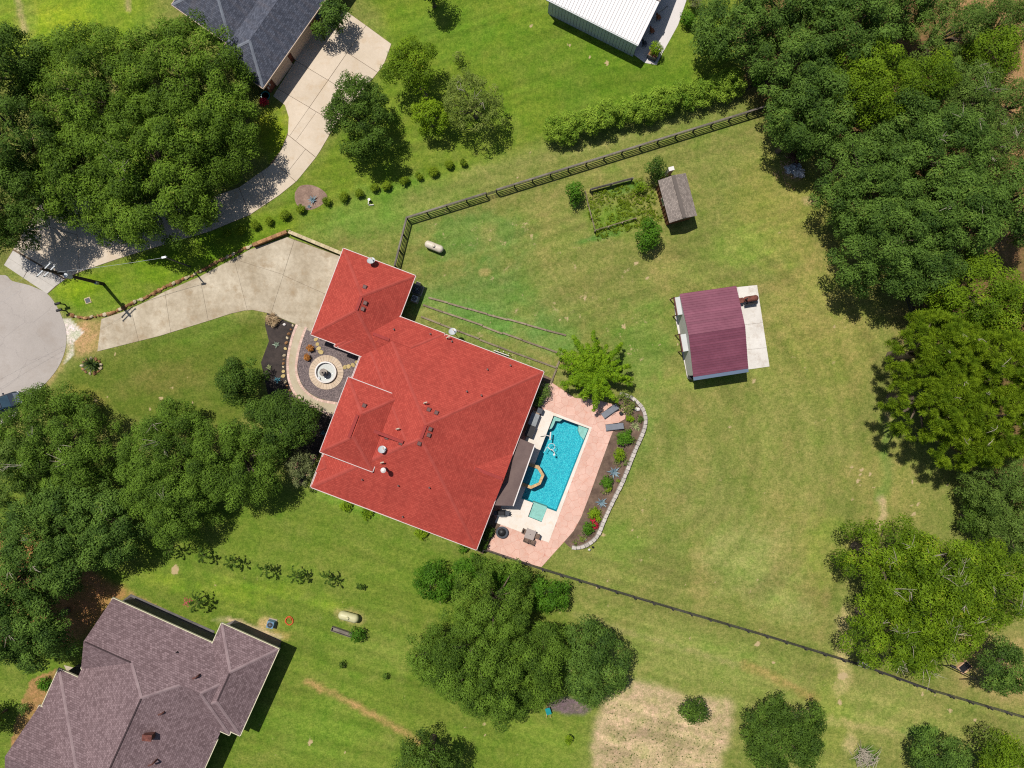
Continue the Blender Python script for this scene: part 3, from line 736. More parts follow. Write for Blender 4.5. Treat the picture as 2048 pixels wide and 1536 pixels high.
pool = thing('swimming_pool', 'turquoise rectangular swimming pool with shallow ledges beside the red roofed house', 'pool', W(1110, 927))
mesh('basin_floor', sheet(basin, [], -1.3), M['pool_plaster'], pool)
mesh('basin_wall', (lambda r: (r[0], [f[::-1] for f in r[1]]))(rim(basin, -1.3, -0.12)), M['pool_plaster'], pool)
mesh('waterline_tile', (lambda r: (r[0], [f[::-1] for f in r[1]]))(rim(basin, -0.12, 0.07)), M['pool_tile'], pool)
mesh('tanning_ledge', prism(shrink(P2([(1066.5, 1004), (1095, 1014.5), (1083.5, 1044), (1056, 1033)]), 0.02), -1.29, -0.22), M['pool_pale'], pool)
mesh('corner_bench', prism(P2([(1108, 832), (1126, 838.5), (1120, 843), (1111, 842), (1108, 850), (1104, 857), (1097, 860)]), -1.29, -0.3), M['pool_pale'], pool)
mesh('corner_bench', prism(P2([(1158, 850.5), (1177, 857.5), (1168, 880), (1161, 872), (1157, 862)]), -1.29, -0.3), M['pool_pale'], pool)
def water_mat():
    m = bpy.data.materials.new('pool_water'); m.use_nodes = True; nt = m.node_tree
    nt.nodes.remove(nt.nodes['Principled BSDF'])
    t = _n(nt, 'ShaderNodeBsdfTransparent'); t.inputs[0].default_value = (0.66, 0.97, 0.985, 1)
    g = _n(nt, 'ShaderNodeBsdfGlossy'); g.inputs['Roughness'].default_value = 0.06
    lw = _n(nt, 'ShaderNodeFresnel'); lw.inputs[0].default_value = 1.33
    mx = _n(nt, 'ShaderNodeMixShader'); pos = _n(nt, 'ShaderNodeNewGeometry').outputs['Position']
    bp = _n(nt, 'ShaderNodeBump'); bp.inputs['Strength'].default_value = 0.55; bp.inputs['Distance'].default_value = 0.06
    nt.links.new(noise(nt, pos, 3.5, 4, 0.6), bp.inputs['Height']); nt.links.new(bp.outputs[0], g.inputs['Normal']); nt.links.new(bp.outputs[0], lw.inputs['Normal'])
    nt.links.new(lw.outputs[0], mx.inputs[0]); nt.links.new(t.outputs[0], mx.inputs[1]); nt.links.new(g.outputs[0], mx.inputs[2])
    nt.links.new(mx.outputs[0], nt.nodes['Material Output'].inputs[0]); return m
M['water'] = water_mat()
M['clear_water'] = M['water'].copy(); M['clear_water'].name = 'fountain_water'
for _q in M['clear_water'].node_tree.nodes:
    if _q.type == 'BSDF_TRANSPARENT': _q.inputs[0].default_value = (0.95, 0.97, 0.97, 1)
mesh('water', sheet(shrink(basin, 0.005), [], -0.05), M['water'], pool)
# raised spa
spa = thing('spa', 'raised spa with a sandstone rim standing in the pool', 'spa', W(1066, 950))
SPAo = [(1055, 925), (1072, 930), (1078, 931), (1089, 950), (1081, 969), (1062, 978), (1040, 970)]
SPAi = [(1057, 932), (1070, 936), (1075, 938), (1082.5, 951), (1077, 965), (1062, 971.5), (1045, 965)]
so, si = P2(SPAo, 0.35), P2(SPAi, 0.35)
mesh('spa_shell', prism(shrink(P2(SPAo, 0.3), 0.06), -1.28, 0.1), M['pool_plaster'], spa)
cop = []
for i in range(len(so) - 1):
    a, b_, d, e = so[i], so[i + 1], si[i + 1], si[i]; n = max(1, round(math.dist(a, b_) / 0.5))
    for k in range(n):
        lp = lambda p, q_, t: (p[0] + (q_[0] - p[0]) * t, p[1] + (q_[1] - p[1]) * t)
        mesh('coping_stone', prism(shrink([lp(a, b_, k / n), lp(a, b_, (k + 1) / n), lp(e, d, (k + 1) / n), lp(e, d, k / n)], 0.012), 0.1, 0.36), M['sandstone'], spa)
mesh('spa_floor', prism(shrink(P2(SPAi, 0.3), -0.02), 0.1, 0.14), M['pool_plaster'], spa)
mesh('spa_water', sheet(shrink(P2(SPAi, 0.3), -0.03), [], 0.27), M['water'], spa)
BEDW = [(1240, 790), (1265, 798), (1284, 816), (1290, 836), (1287, 860), (1268, 905), (1246, 960), (1226, 1002), (1208, 1040), (1196, 1068), (1182, 1084), (1162, 1093), (1140, 1095), (1128, 1084), (1147, 1062), (1162, 1035), (1180, 988), (1200, 932), (1222, 872), (1232, 848), (1250, 838), (1254, 816), (1235, 806)]
mesh('planting_bed', prism(P2(BEDW), -0.05, 0.02), M['soil'], kind='structure')
mesh('house_bed', prism(P2([(1080, 745), (1108, 760), (1078, 822), (1062, 808)]), -0.05, 0.035), M['soil'], kind='structure')
mesh('south_bed', prism(P2([(985, 1028), (1002, 1048), (966, 1108), (945, 1096)]), -0.05, 0.055), M['soil'], kind='structure')
gw = thing('garden_wall', 'low curved wall of pale blocks around the pool planting bed', 'wall', W(1250, 950))
WALL = smooth_path([(1244, 788), (1266, 797), (1284, 815), (1291, 836), (1288, 860), (1268, 907), (1246, 962), (1226, 1003), (1208, 1042), (1196, 1070), (1181, 1086), (1161, 1095), (1140, 1095)], 6)
wb = raw('block', box(0, 0, 0, 0.50, 0.42, 0.45, 0, 0.97), M['wall_block'])
for i, (x, y, a) in enumerate(along(WALL, 8.9)):
    p = W(x, y, 0.4); r = random.Random(i)
    inst('block', wb, gw, (p.x, p.y, 0), -a + r.uniform(-.06, .06), (1, r.uniform(.9, 1.1), r.uniform(.92, 1.08)))

# ------------------------------------------------------------------ houses
class Frame:
    """a building's own axes, in photograph pixels at eave height"""
    def __init__(s, ox, oy, ux, uy, z):
        l = math.hypot(ux, uy); s.o = (ox, oy); s.u = (ux / l, uy / l); s.v = (-uy / l, ux / l); s.z = z
    def px(s, U, V): return (s.o[0] + U * s.u[0] + V * s.v[0], s.o[1] + U * s.u[1] + V * s.v[1])
    def w(s, U, V, z=None, zp=None):
        x, y = s.px(U, V); p = W(x, y, s.z if zp is None else zp); return Vector((p.x, p.y, s.z if z is None else z))
    def m(s): return S * (1 - s.z / H)
def hip(fr, root, u0, u1, v0, v1, pitch, m, dz=0.0, ends=None, ze=None, fascia=True, wall=None, inset=10, fm=None, name='roof', axis=None, thick=0.2, caps=None):
    """hip roof over a rectangle; `ends` = inset of the two ridge ends in px (None = 45 degree hip, 0 = gable)"""
    z = (fr.z if ze is None else ze) + dz; k = fr.m() if ze is None else S * (1 - ze / H)
    lu, lv = u1 - u0, v1 - v0; alongu = (lu >= lv) if axis is None else axis == 'u'
    hw = (lv if alongu else lu) / 2; rise = hw * k * pitch
    e0, e1 = ends or (None, None); e0 = hw if e0 is None else e0; e1 = hw if e1 is None else e1
    if alongu:
        A, B = (u0 + e0, (v0 + v1) / 2), (u1 - e1, (v0 + v1) / 2)
        cs = [(u0, v0), (u1, v0), (u1, v1), (u0, v1)]; faces = [(0, 1, 'B', 'A'), (1, 2, 'B'), (2, 3, 'A', 'B'), (3, 0, 'A')]
    else:
        A, B = ((u0 + u1) / 2, v0 + e0), ((u0 + u1) / 2, v1 - e1)
        cs = [(u0, v0), (u1, v0), (u1, v1), (u0, v1)]; faces = [(0, 1, 'A'), (1, 2, 'B', 'A'), (2, 3, 'B'), (3, 0, 'A', 'B')]
    zz = fr.z if ze is None else ze
    pt = lambda q_, h: fr.w(q_[0], q_[1], h, zz)
    V, F, UV = [], [], []
    def face(ps):
        n = len(V); V.extend(ps); 
        nrm = (ps[1] - ps[0]).cross(ps[2] - ps[0]); 
        idx = list(range(n, n + len(ps)))
        ex = (ps[1] - ps[0]).normalized(); ey = nrm.normalized().cross(ex)
        uv = [((p - ps[0]).dot(ex) + n, (p - ps[0]).dot(ey)) for p in ps]
        if nrm.z < 0: idx.reverse(); uv.reverse()
        F.append(tuple(idx)); UV.append(uv)
    pk = {'A': pt(A, z + rise), 'B': pt(B, z + rise)}
    for f in faces: face([pt(cs[i], z) if isinstance(i, int) else pk[i] for i in f])
    face([pt(q_, z - 0.02) for q_ in cs])
    F[-1] = F[-1][::-1]; UV[-1] = UV[-1][::-1]
    o = mesh(name, (V, F), m, root, uv=UV)
    if fascia:
        cw = [fr.w(a, b_, 0, zz) for a, b_ in cs]; n = 4
        cen = sum(cw, Vector()) / 4
        for i in range(4):
            a, b_ = cw[i], cw[(i + 1) % 4]; mid = (a + b_) / 2; d = b_ - a
            nm = Vector((d.y, -d.x, 0)).normalized()
            if nm.dot(mid - cen) < 0: nm = -nm
            mid = mid + nm * 0.04
            mesh('gutter', box(mid.x, mid.y, z - thick, d.length + 0.16, 0.075, z + 0.025, math.atan2(d.y, d.x)), fm or M['gutter'], o)
    if caps:
        for i, kk in ((0, 'A'), (1, 'B' if alongu else 'A'), (2, 'B'), (3, 'A' if alongu else 'B')):
            if (e0 if kk == 'A' else e1) < 15: continue
            p, q = pt(cs[i], z), pk[kk]; dd = (q - p).normalized(); sd = Vector((-dd.y, dd.x, 0)).normalized() * 0.17
            cv, cf, n0 = [], [], 0; lf = Vector((0, 0, 0.03)); dn = Vector((0, 0, -0.035))
            p = p + dd * 0.1; cv += [p - sd + dn, p + lf, p + sd + dn, q - sd + dn, q + lf, q + sd + dn]
            cf += [(n0, n0 + 1, n0 + 4, n0 + 3), (n0 + 1, n0 + 2, n0 + 5, n0 + 4), (n0, n0 + 2, n0 + 1), (n0 + 3, n0 + 4, n0 + 5)]
            mesh('hip_cap', (cv, cf), caps, o)
    if wall:
        cw = [fr.w(a, b_, 0, zz) for a, b_ in ((u0 + inset, v0 + inset), (u1 - inset, v0 + inset), (u1 - inset, v1 - inset), (u0 + inset, v1 - inset))]
        mesh('wall', prism([(p.x, p.y) for p in cw], -0.05, z - 0.03), wall, root)
    return o
def strip(fr, root, a, b_, w, z0, z1, m, name='ridge_vent', zp=None):
    p, q_ = fr.w(*a, 0, zp), fr.w(*b_, 0, zp); d = q_ - p; mid = (p + q_) / 2
    return mesh(name, box(mid.x, mid.y, z0, d.length, w, z1, math.atan2(d.y, d.x)), m, root)

# main house ---------------------------------------------------------------
F1 = Frame(687, 497, 0.9351, 0.3543, 3.0)
hs = thing('red_roofed_house', 'large house with a red shingle hip roof and white gutters beside the pool', 'house', W(860, 800))
PG, PM, PR = 0.48, 0.37, 0.50
k1 = F1.m()
hip(F1, hs, 0, 154, 0, 184, PG, M['red_roof'], caps=M['red_cap'], dz=0.02, wall=M['brick_tan'])
hip(F1, hs, 52, 152, 150, 189.5, 0.35, M['red_roof'], caps=M['red_cap'], dz=0.0, wall=M['brick_tan'], inset=12)
hip(F1, hs, 60, 250, 87.5, 189, PM, M['red_roof'], caps=M['red_cap'], dz=0.03, wall=M['brick_tan'], inset=11)
hip(F1, hs, 109, 462, 88.5, 469.5, PM, M['red_roof'], caps=M['red_cap'], dz=0.0, wall=M['brick_tan'])
hip(F1, hs, 107, 298, 155, 469, PM, M['red_roof'], caps=M['red_cap'], dz=-0.02, ends=(None, 0), wall=M['brick_tan'], inset=11, axis='u')
hip(F1, hs, 385, 462.6, 264, 366, 0.46, M['red_roof'], caps=M['red_cap'], dz=0.015, ends=(0, 0), axis='u', fascia=False)
hip(F1, hs, 109.6, 150, 224, 256, 0.42, M['red_roof'], caps=M['red_cap'], dz=0.012, axis='u', ends=(None, 0), fascia=False)
hip(F1, hs, 106.6, 160, 404, 438, 0.42, M['red_roof'], caps=M['red_cap'], dz=0.012, axis='u', ends=(None, 0), fascia=False)
ZR = 4.9
hip(F1, hs, 100, 212.5, 237, 397, PR, M['red_roof'], caps=M['red_cap'], dz=0.0, ze=ZR, wall=M['brick_tan'], inset=9)
for a, b_, zp, h in (((77, 79), (77, 107), 3.0, 154 / 2 * k1 * PG), ((156, 294), (156, 340), ZR, 56.2 * S * (1 - ZR / H) * PR), ((285.5, 266), (285.5, 292), 3.0, 176.5 * k1 * PM),
                     ((196, 312), (256, 312), 3.0, 157 * k1 * PM - 0.02), ((120, 138.2), (154, 138.2), 3.0, 50.8 * k1 * PM + 0.03), ((402, 315), (460, 315), 3.0, 51 * k1 * 0.46 + 0.015)):
    strip(F1, hs, a, b_, 0.34, zp + h - 0.09, zp + h + 0.07, M['red_vent'])
def roof_z(x, y):
    """height of the main house roof under a world point"""
    best = 0
    for u0, u1, v0, v1, p, ze in ((0, 154, 0, 184, PG, 3.02), (60, 250, 87.5, 189, PM, 3.03), (109, 462, 88.5, 469.5, PM, 3.0), (107, 420, 155, 469, PM, 2.98), (100, 212.5, 237, 397, PR, ZR)):
        zz = ZR if ze == ZR else 3.0; kk = S * (1 - zz / H)
        dx, dy = x / kk + 1024 - F1.o[0], 768 - y / kk - F1.o[1]
        U = dx * F1.u[0] + dy * F1.u[1]; V = dx * F1.v[0] + dy * F1.v[1]
        d = min(U - u0, u1 - U, V - v0, v1 - V)
        if d > 0: best = max(best, ze + d * kk * p)
    return best
def on_roof(px, py):
    z = 4.0
    for _ in range(8):
        p = W(px, py, z); z = roof_z(p.x, p.y) or 3.0
    return W(px, py, z)
for i, (x, y) in enumerate([(730, 574), (731, 606), (726, 618), (729, 811), (858, 819), (873, 825), (861, 858), (858, 870), (774, 875), (802, 886), (839, 887)]):
    p = on_roof(x, y)
    mesh('box_vent', join(box(p.x, p.y, p.z - 0.15, 0.36, 0.36, p.z + 0.12, -0.36), box(p.x, p.y, p.z + 0.12, 0.46, 0.46, p.z + 0.2, -0.36, 0.8)), M['box_vent'], hs)
for x, y in [(788, 659), (861, 668), (904, 683), (975, 739), (1021, 731), (934, 783), (963, 791), (725, 959), (797, 971), (859, 975), (806, 1033)]:
    p = on_roof(x, y); mesh('vent_pipe', join(cyl(p - Vector((0, 0, 0.2)), p + Vector((0, 0, 0.38)), 0.07, None, 8), cyl(p - Vector((0, 0, 0.1)), p + Vector((0, 0, 0.06)), 0.17, 0.09, 8)), M['lead'], hs)
for x, y in [(849, 806), (794, 858), (763, 925), (894, 676)]:
    p = on_roof(x, y)
    mesh('flue_elbow', join(tube([p - Vector((0, 0, .2)), p + Vector((0, 0, .4)), p + Vector((.1, .05, .55)), p + Vector((.38, .1, .58))], 0.085, 8)), M['cream_wall'], hs)
p = on_roof(772, 937); 
fl = mesh('chimney_flue', cyl(p - Vector((0, 0, .3)), p + Vector((0, 0, 1.5)), 0.16, None, 12), M['dark_metal'], hs)
mesh('flue_cap', lathe(p.x, p.y, [(0.18, p.z + 1.5), (0.3, p.z + 1.55), (0.3, p.z + 1.66), (0.12, p.z + 1.78), (0.02, p.z + 1.8)], 16), M['white_paint'], fl)
# garage door and a few windows on the walls of the main house
def wall_panel(fr, root, a, b_, z0, z1, m, name, off=0.03, zp=None):
    p, q_ = fr.w(*a, 0, zp), fr.w(*b_, 0, zp); d = q_ - p; mid = (p + q_) / 2
    return mesh(name, box(mid.x, mid.y, z0, d.length, 0.08 + off, z1, math.atan2(d.y, d.x)), m, root)
for a, b_ in (((9.5, 30), (9.5, 80)), ((9.5, 100), (9.5, 150))): wall_panel(F1, hs, a, b_, 0.02, 2.2, M['door'], 'garage_door')
for a, b_ in (((451.5, 120), (451.5, 150)), ((451.5, 200), (451.5, 235)), ((451.5, 400), (451.5, 430)), ((160, 459.5), (190, 459.5)), ((260, 459.5), (300, 459.5)), ((380, 459.5), (410, 459.5)), ((240, 98), (275, 98)), ((340, 98), (380, 98))):
    wn = wall_panel(F1, hs, a, b_, 0.9, 2.2, M['white_paint'], 'window'); wall_panel(F1, wn, ((a[0] * .9 + b_[0] * .1), (a[1] * .9 + b_[1] * .1)), ((b_[0] * .9 + a[0] * .1), (b_[1] * .9 + a[1] * .1)), 1.0, 2.1, M['glass'], 'pane', 0.06)
# patio cover on posts
pr = thing('patio_cover', 'brown flat patio cover on posts between the red house and the pool', 'patio cover', W(1030, 950))
pc = [(W(x, y, 2.7).x, W(x, y, 2.7).y) for x, y in [(1040, 877), (1069, 889), (1025.5, 1011.5), (988, 1010.5), (1003, 972), (1017, 958), (1022, 930)]]
mesh('roof_sheet', prism(pc, 2.62, 2.74), M['patio_roof'], pr)
a, b_ = W(1069.8, 889, 2.7), W(1026.3, 1012, 2.7); mid = (a + b_) / 2; d = b_ - a
mesh('gutter', box(mid.x, mid.y, 2.58, d.length, 0.12, 2.77, math.atan2(d.y, d.x)), M['white_paint'], pr)
for x, y in [(1064, 893), (1046, 945), (1025, 1004), (993, 1006)]:
    p = W(x, y, 2.6); mesh('post', box(p.x, p.y, 0.0, 0.2, 0.2, 2.62, -0.36), M['brick_tan'], pr)

def dish(label, px, py, h, foot, face):
    p = W(px, py, h); t = thing('satellite_dish', label, 'satellite dish', (p.x, p.y, foot), 'satellite dishes')
    n = Vector(face).normalized(); u = n.orthogonal().normalized(); w = n.cross(u); V, F = [], []
    N = 16
    for k, (r, dp) in enumerate(((0.0, -0.09), (0.2, -0.07), (0.36, -0.03), (0.46, 0.02))):
        for i in range(N):
            a = 2 * math.pi * i / N; V.append(p + (u * math.cos(a) * 1.05 + w * math.sin(a) * 0.95) * max(r, 0.001) + n * dp)
    F = [(k * N + i, k * N + (i + 1) % N, (k + 1) * N + (i + 1) % N, (k + 1) * N + i) for k in range(3) for i in range(N)]
    V2 = [v - n * 0.025 for v in V]; M0 = len(V)
    F2 = [tuple(i + M0 for i in f[::-1]) for f in F] + [(3 * N + i, 3 * N + (i + 1) % N, 3 * N + (i + 1) % N + M0, 3 * N + i + M0) for i in range(N)]
    mesh('reflector', (V + V2, F + F2), M['dish'], t)
    tip = p + n * 0.5 - w * 0.1
    mesh('feed_arm', tube([p - w * 0.42, p - w * 0.30 + n * 0.3, tip], 0.025, 6), M['galv'], t)
    mesh('receiver', box(tip.x, tip.y, tip.z - 0.07, 0.14, 0.2, tip.z + 0.07, 0.5), M['cream_wall'], t)
    mesh('mast', tube([Vector((p.x + .02, p.y, foot)), p - n * 0.12], 0.035, 6), M['galv'], t)
dish('grey satellite dish at the gutter of the garage wing near the fence', 742, 521, 4.1, 3.1, (0.1, 0.5, 0.85))
p = W(906, 663, 2.6)
dish('grey satellite dish on a mast between the house gutter and the timber terraces', 905, 663, 2.7, 0.0, (0.1, 0.45, 0.9))
q_ = on_roof(765, 899)
dish('grey satellite dish on the red roof beside the chimney flue', 764, 899, q_.z + 0.65, q_.z - 0.1, (0.25, 0.5, 0.85))

# slate roofed brick house -----------------------------------------------------
F2 = Frame(527, 175, 0.575, -0.818, 3.0)   # u runs along the garage eave, v towards the street side is negative
nh = thing('slate_roofed_house', 'brick house with a slate grey shingle roof and two cream garage doors', 'house', W(520, 40))
# here v points right of u; the building lies at negative v
hip(F2, nh, -2, 420, -112, 0, 0.62, M['slate_roof'], caps=M['slate_cap'], dz=0.0, wall=M['brick_wall'], inset=9, fm=M['cream_wall'])
hip(F2, nh, 30, 430, -246, -100, 0.52, M['slate_roof'], caps=M['slate_cap'], dz=-0.03, wall=M['brick_wall'], inset=9, fm=M['cream_wall'])
hip(F2, nh, 140, 480, -400, -180, 0.5, M['slate_roof'], caps=M['slate_cap'], dz=-0.05, wall=M['brick_wall'], inset=9, fm=M['cream_wall'])
for a, b_ in (((26, -8.0), (82, -8.0)), ((92, -8.0), (158, -8.0))):
    d0 = wall_panel(F2, nh, a, b_, 0.03, 2.72, M['door'], 'garage_door', 0.16)
    for i in range(3): wall_panel(F2, d0, a, b_, 0.66 + i * 0.68, 0.685 + i * 0.68, M['cream_wall'], 'panel_groove', 0.18)
wn = wall_panel(F2, nh, (180, -8.5), (200, -8.5), 0.9, 2.2, M['glass'], 'window')
wall_panel(F2, nh, (8, -8.5), (11, -8.5), 1.0, 1.5, M['galv'], 'meter_box'); wall_panel(F2, nh, (14, -8.5), (18, -8.5), 1.2, 1.7, M['galv'], 'meter_box')

# mauve roofed house ----------------------------------------------------------------
F3 = Frame(558, 1298, 0.912, 0.410, 3.2)
bh = thing('mauve_roofed_house', 'rambling house with a mauve brown shingle roof and many hips', 'house', W(300, 1400))
MR = M['mauve_roof']; WB = M['slate_brick']; RL = M['ridge_line']; CR = surf('cream_gutter', c(232, 224, 190), None, 0.6, 5, 0.05)
hip(F3, bh, -126, 0, 0, 190, 0.55, MR, caps=M['mauve_cap'], dz=0.02, wall=WB, fm=CR)
hip(F3, bh, -345, -20, 43.5, 198, 0.55, MR, caps=M['mauve_cap'], dz=0.0, ends=(0, None), wall=WB, inset=11, fm=CR)
hip(F3, bh, -344, -38.5, 44.5, 500, 0.42, MR, caps=M['mauve_cap'], dz=-0.015, ends=(117, 0), axis='v', fm=CR, fascia=False)
hip(F3, bh, -386, -38, 217, 640, 0.37, MR, caps=M['mauve_cap'], dz=-0.03, ends=(None, None), axis='v', wall=WB, fm=CR)
hip(F3, bh, -391, -150, 300, 468, 0.55, MR, caps=M['mauve_cap'], dz=0.0, ends=(0, None), axis='u', wall=WB, inset=11, fm=CR)
k3 = F3.m()
strip(F3, bh, (-63, 66), (-63, 124), 0.15, 3.2 + 63 * k3 * .55 - .09, 3.2 + 63 * k3 * .55 + .03, RL)
strip(F3, bh, (-342, 120.7), (-245, 120.7), 0.15, 3.2 + 77.2 * k3 * .55 - .1, 3.2 + 77.2 * k3 * .55 + .03, RL)
strip(F3, bh, (-191.3, 163), (-191.3, 480), 0.15, 3.2 + 152.7 * k3 * .42 - .1, 3.2 + 152.7 * k3 * .42 + .03, RL)
def f3z(x, y): return 5.2
for x, y, h in ((273, 1313, 4.6), (302, 1346, 5.2), (354, 1304, 4.4)):
    p = W(x, y, h); mesh('vent_pipe', cyl(p - Vector((0, 0, .6)), p + Vector((0, 0, .25)), 0.07, None, 8), M['black_metal'], bh)
for x, y, h in ((398, 1350, 5.0), (330, 1422, 5.6), (310, 1523, 5.7)):
    p = W(x, y, h); mesh('flue_elbow', tube([p - Vector((0, 0, .8)), p + Vector((0, 0, .35)), p + Vector((-.1, -.05, .5)), p + Vector((-.5, -.2, .5))], 0.1, 8), M['brown_trim'], bh)
p = W(300, 1470, 6.0); ch = mesh('chimney', box(p.x, p.y, 3, 0.95, 0.6, 6.6, -0.1), M['brown_trim'], bh)
mesh('chimney_cap', box(p.x, p.y, 6.6, 1.05, 0.7, 6.68, -0.1), M['rust'], ch)
# slate porch slab beside it
mesh('side_patio', prism(P2([(262, 1188), (430, 1262), (418, 1285), (240, 1205)]), -0.05, 0.03), surf('slate_paving', c(96, 92, 92), c(126, 120, 118), 0.8, 6, 0.2), kind='structure')
mesh('side_patio', prism(P2([(470, 1240), (562, 1280), (560, 1300), (445, 1250)]), -0.05, 0.03), surf('slate_paving_2', c(118, 110, 106), c(140, 132, 126), 0.8, 6, 0.2), kind='structure')
mesh('front_patio', prism(P2([(128, 1330), (185, 1345), (200, 1375), (180, 1385), (135, 1345)]), -0.05, 0.03), M['concrete_old'], kind='structure')

# metal buildings ---------------------------------------------------------------------
def metal_slope(root, A, B, Cc, D, n, m, name='roof_panel', rib=0.06, th=0.03):
    """n panels side by side between edge A->B (start) and D->C; ribs run A->D"""
    nm = (B - A).cross(D - A).normalized()
    if nm.z < 0: nm = -nm
    for i in range(n):
        a, b_ = A.lerp(B, i / n), A.lerp(B, (i + 1) / n); d, e = D.lerp(Cc, i / n), D.lerp(Cc, (i + 1) / n)
        w = (b_ - a); a1, d1 = a + w * 0.14, d + w * 0.14
        V = [a + nm * rib, a1 + nm * rib * .6, b_, e, d1 + nm * rib * .6, d + nm * rib]
        V = [v.copy() for v in V]; V += [v - nm * (th + rib * (1 if i_ in (0, 5) else .6 if i_ in (1, 4) else 0)) for i_, v in enumerate(V)]
        F = [(0, 1, 4, 5), (1, 2, 3, 4), (11, 10, 7, 6), (10, 9, 8, 7), (0, 6, 7, 1), (1, 7, 8, 2), (2, 8, 9, 3), (3, 9, 10, 4), (4, 10, 11, 5), (5, 11, 6, 0)]
        if (V[1] - V[0]).cross(V[5] - V[0]).z < 0: F = [f[::-1] for f in F]
        mesh(name, (V, F), m, root)
mg = thing('maroon_garage', 'metal garage with a ribbed maroon gable roof on a white slab', 'garage', W(1425, 665))
ZM = 3.1
nw, ne, se, sw_ = W(1359, 588, ZM), W(1472.5, 572, ZM), W(1496.5, 737, ZM), W(1386.5, 754, ZM)
rw, re = nw.lerp(sw_, 0.5) + Vector((0, 0, 1.0)), ne.lerp(se, 0.5) + Vector((0, 0, 1.0))
metal_slope(mg, nw, rw, re, ne, 17, M['maroon']); metal_slope(mg, rw, sw_, se, re, 17, M['maroon'])
inn = lambda p, k: nw.lerp(se, 0.5) + (p - nw.lerp(se, 0.5)) * k
WM = surf('off_white_metal_siding', c(216, 212, 206), None, 0.6, 5, 0.05)
wl = [inn(p, 0.965) for p in (nw, ne, se, sw_)]
mesh('wall', prism([(p.x, p.y) for p in wl], 0.0, ZM - 0.06), WM, mg)
for a, b_, r_ in ((wl[0], wl[3], inn(rw, .965)), (wl[1], wl[2], inn(re, .965))):
    V = [Vector((a.x, a.y, ZM - .06)), Vector((b_.x, b_.y, ZM - .06)), Vector((r_.x, r_.y, ZM + .9))]
    n = (wl[1] - wl[0]).normalized() * 0.05
    mesh('gable', (V + [v + n for v in V], [(0, 1, 2), (5, 4, 3), (0, 3, 4, 1), (1, 4, 5, 2), (2, 5, 3, 0)]), WM, mg)
a, b_ = sw_, se; d = b_ - a; mid = (a + b_) / 2
mesh('eave_trim', box(mid.x + 0.03, mid.y - 0.2, ZM - 0.16, d.length, 0.42, ZM - 0.04, math.atan2(d.y, d.x)), M['slate_trim'], mg)
for i, (x0, y0, x1, y1) in enumerate(((1355, 594, 1361, 629), (1366, 668, 1372, 702))):
    a, b_ = W(x0, y0, 2.5), W(x1, y1, 2.5); d = b_ - a; mid = (a + b_) / 2
    aw = mesh('awning', box(mid.x + 0.1, mid.y, 2.45, d.length, 1.0, 2.52, math.atan2(d.y, d.x)), M['awning'], mg)
    mesh('awning_frame', box(mid.x - 0.40, mid.y - .08, 2.35, d.length, 0.14, 2.6, math.atan2(d.y, d.x)), M['brown_trim'], aw)
    for p in (a, b_): mesh('awning_post', box(p.x - .3, p.y, 0, .1, .1, 2.45), M['brown_trim'], aw)
sl = mesh('garage_slab', prism(P2([(1347, 596), (1475, 574), (1514, 570), (1539, 733), (1497, 739), (1388, 757), (1374, 757), (1371, 740), (1351, 640)]), -0.1, 0.02), M['joint'], kind='structure')
slabs(sl, [([(1475, 574), (1514, 570), (1539, 733), (1497, 739)], [((1485, 650), (1527, 645)), ((1490, 700), (1535, 695))]), ([(1347, 596), (1475, 574), (1497, 739), (1388, 757), (1374, 757), (1371, 740), (1351, 640)], [((1358, 670), (1480, 655))])], M['concrete_white'], gap=0.015)
# white barn
ZB = 3.2
bn = thing('white_barn', 'white metal barn with ribbed roof and pale siding beside a concrete apron', 'barn', W(1200, 20))
ub = Vector((-0.893, -0.449, 0)); vb = Vector((0.449, -0.893, 0))
def bp(u, v, z): p = W(1277 + ub.x * u + vb.x * v, 90 + ub.y * u + vb.y * v, ZB); return Vector((p.x, p.y, z))
metal_slope(bn, bp(0, 0, ZB), bp(206, 0, ZB), bp(206, 88, ZB + 1.25), bp(0, 88, ZB + 1.25), 31, M['white_metal'])
metal_slope(bn, bp(0, 88.2, ZB + 1.25), bp(206, 88.2, ZB + 1.25), bp(206, 176, ZB), bp(0, 176, ZB), 31, M['white_metal'])
a, b_ = bp(-1, 88, 0), bp(207, 88, 0); mid = (a + b_) / 2; d = b_ - a
mesh('ridge_cap', box(mid.x, mid.y, ZB + 1.2, d.length, 0.5, ZB + 1.33, math.atan2(d.y, d.x)), surf('ridge_cap_grey', c(172, 158, 152), None, 1, 6, 0.1), bn)
core = [bp(4, 4, 0), bp(202, 4, 0), bp(202, 172, 0), bp(4, 172, 0)]
mesh('wall', prism([(p.x, p.y) for p in core], -0.05, ZB - 0.05), M['wall_metal'], bn)
for i in range(28):
    a, b_ = bp(3 + i * 7, 2.6, 0), bp(3 + (i + 1) * 7 - 0.7, 2.6, 0); mid = (a + b_) / 2; d = b_ - a
    mesh('wall_panel', box(mid.x, mid.y, 0.0, d.length, 0.06, ZB - 0.08, math.atan2(d.y, d.x)), M['wall_metal'], bn)
a, b_ = bp(0, -1.5, 0), bp(206, -1.5, 0); mid = (a + b_) / 2; d = b_ - a
mesh('gutter', box(mid.x, mid.y, ZB - 0.12, d.length, 0.12, ZB + 0.0, math.atan2(d.y, d.x)), M['awning'], bn)
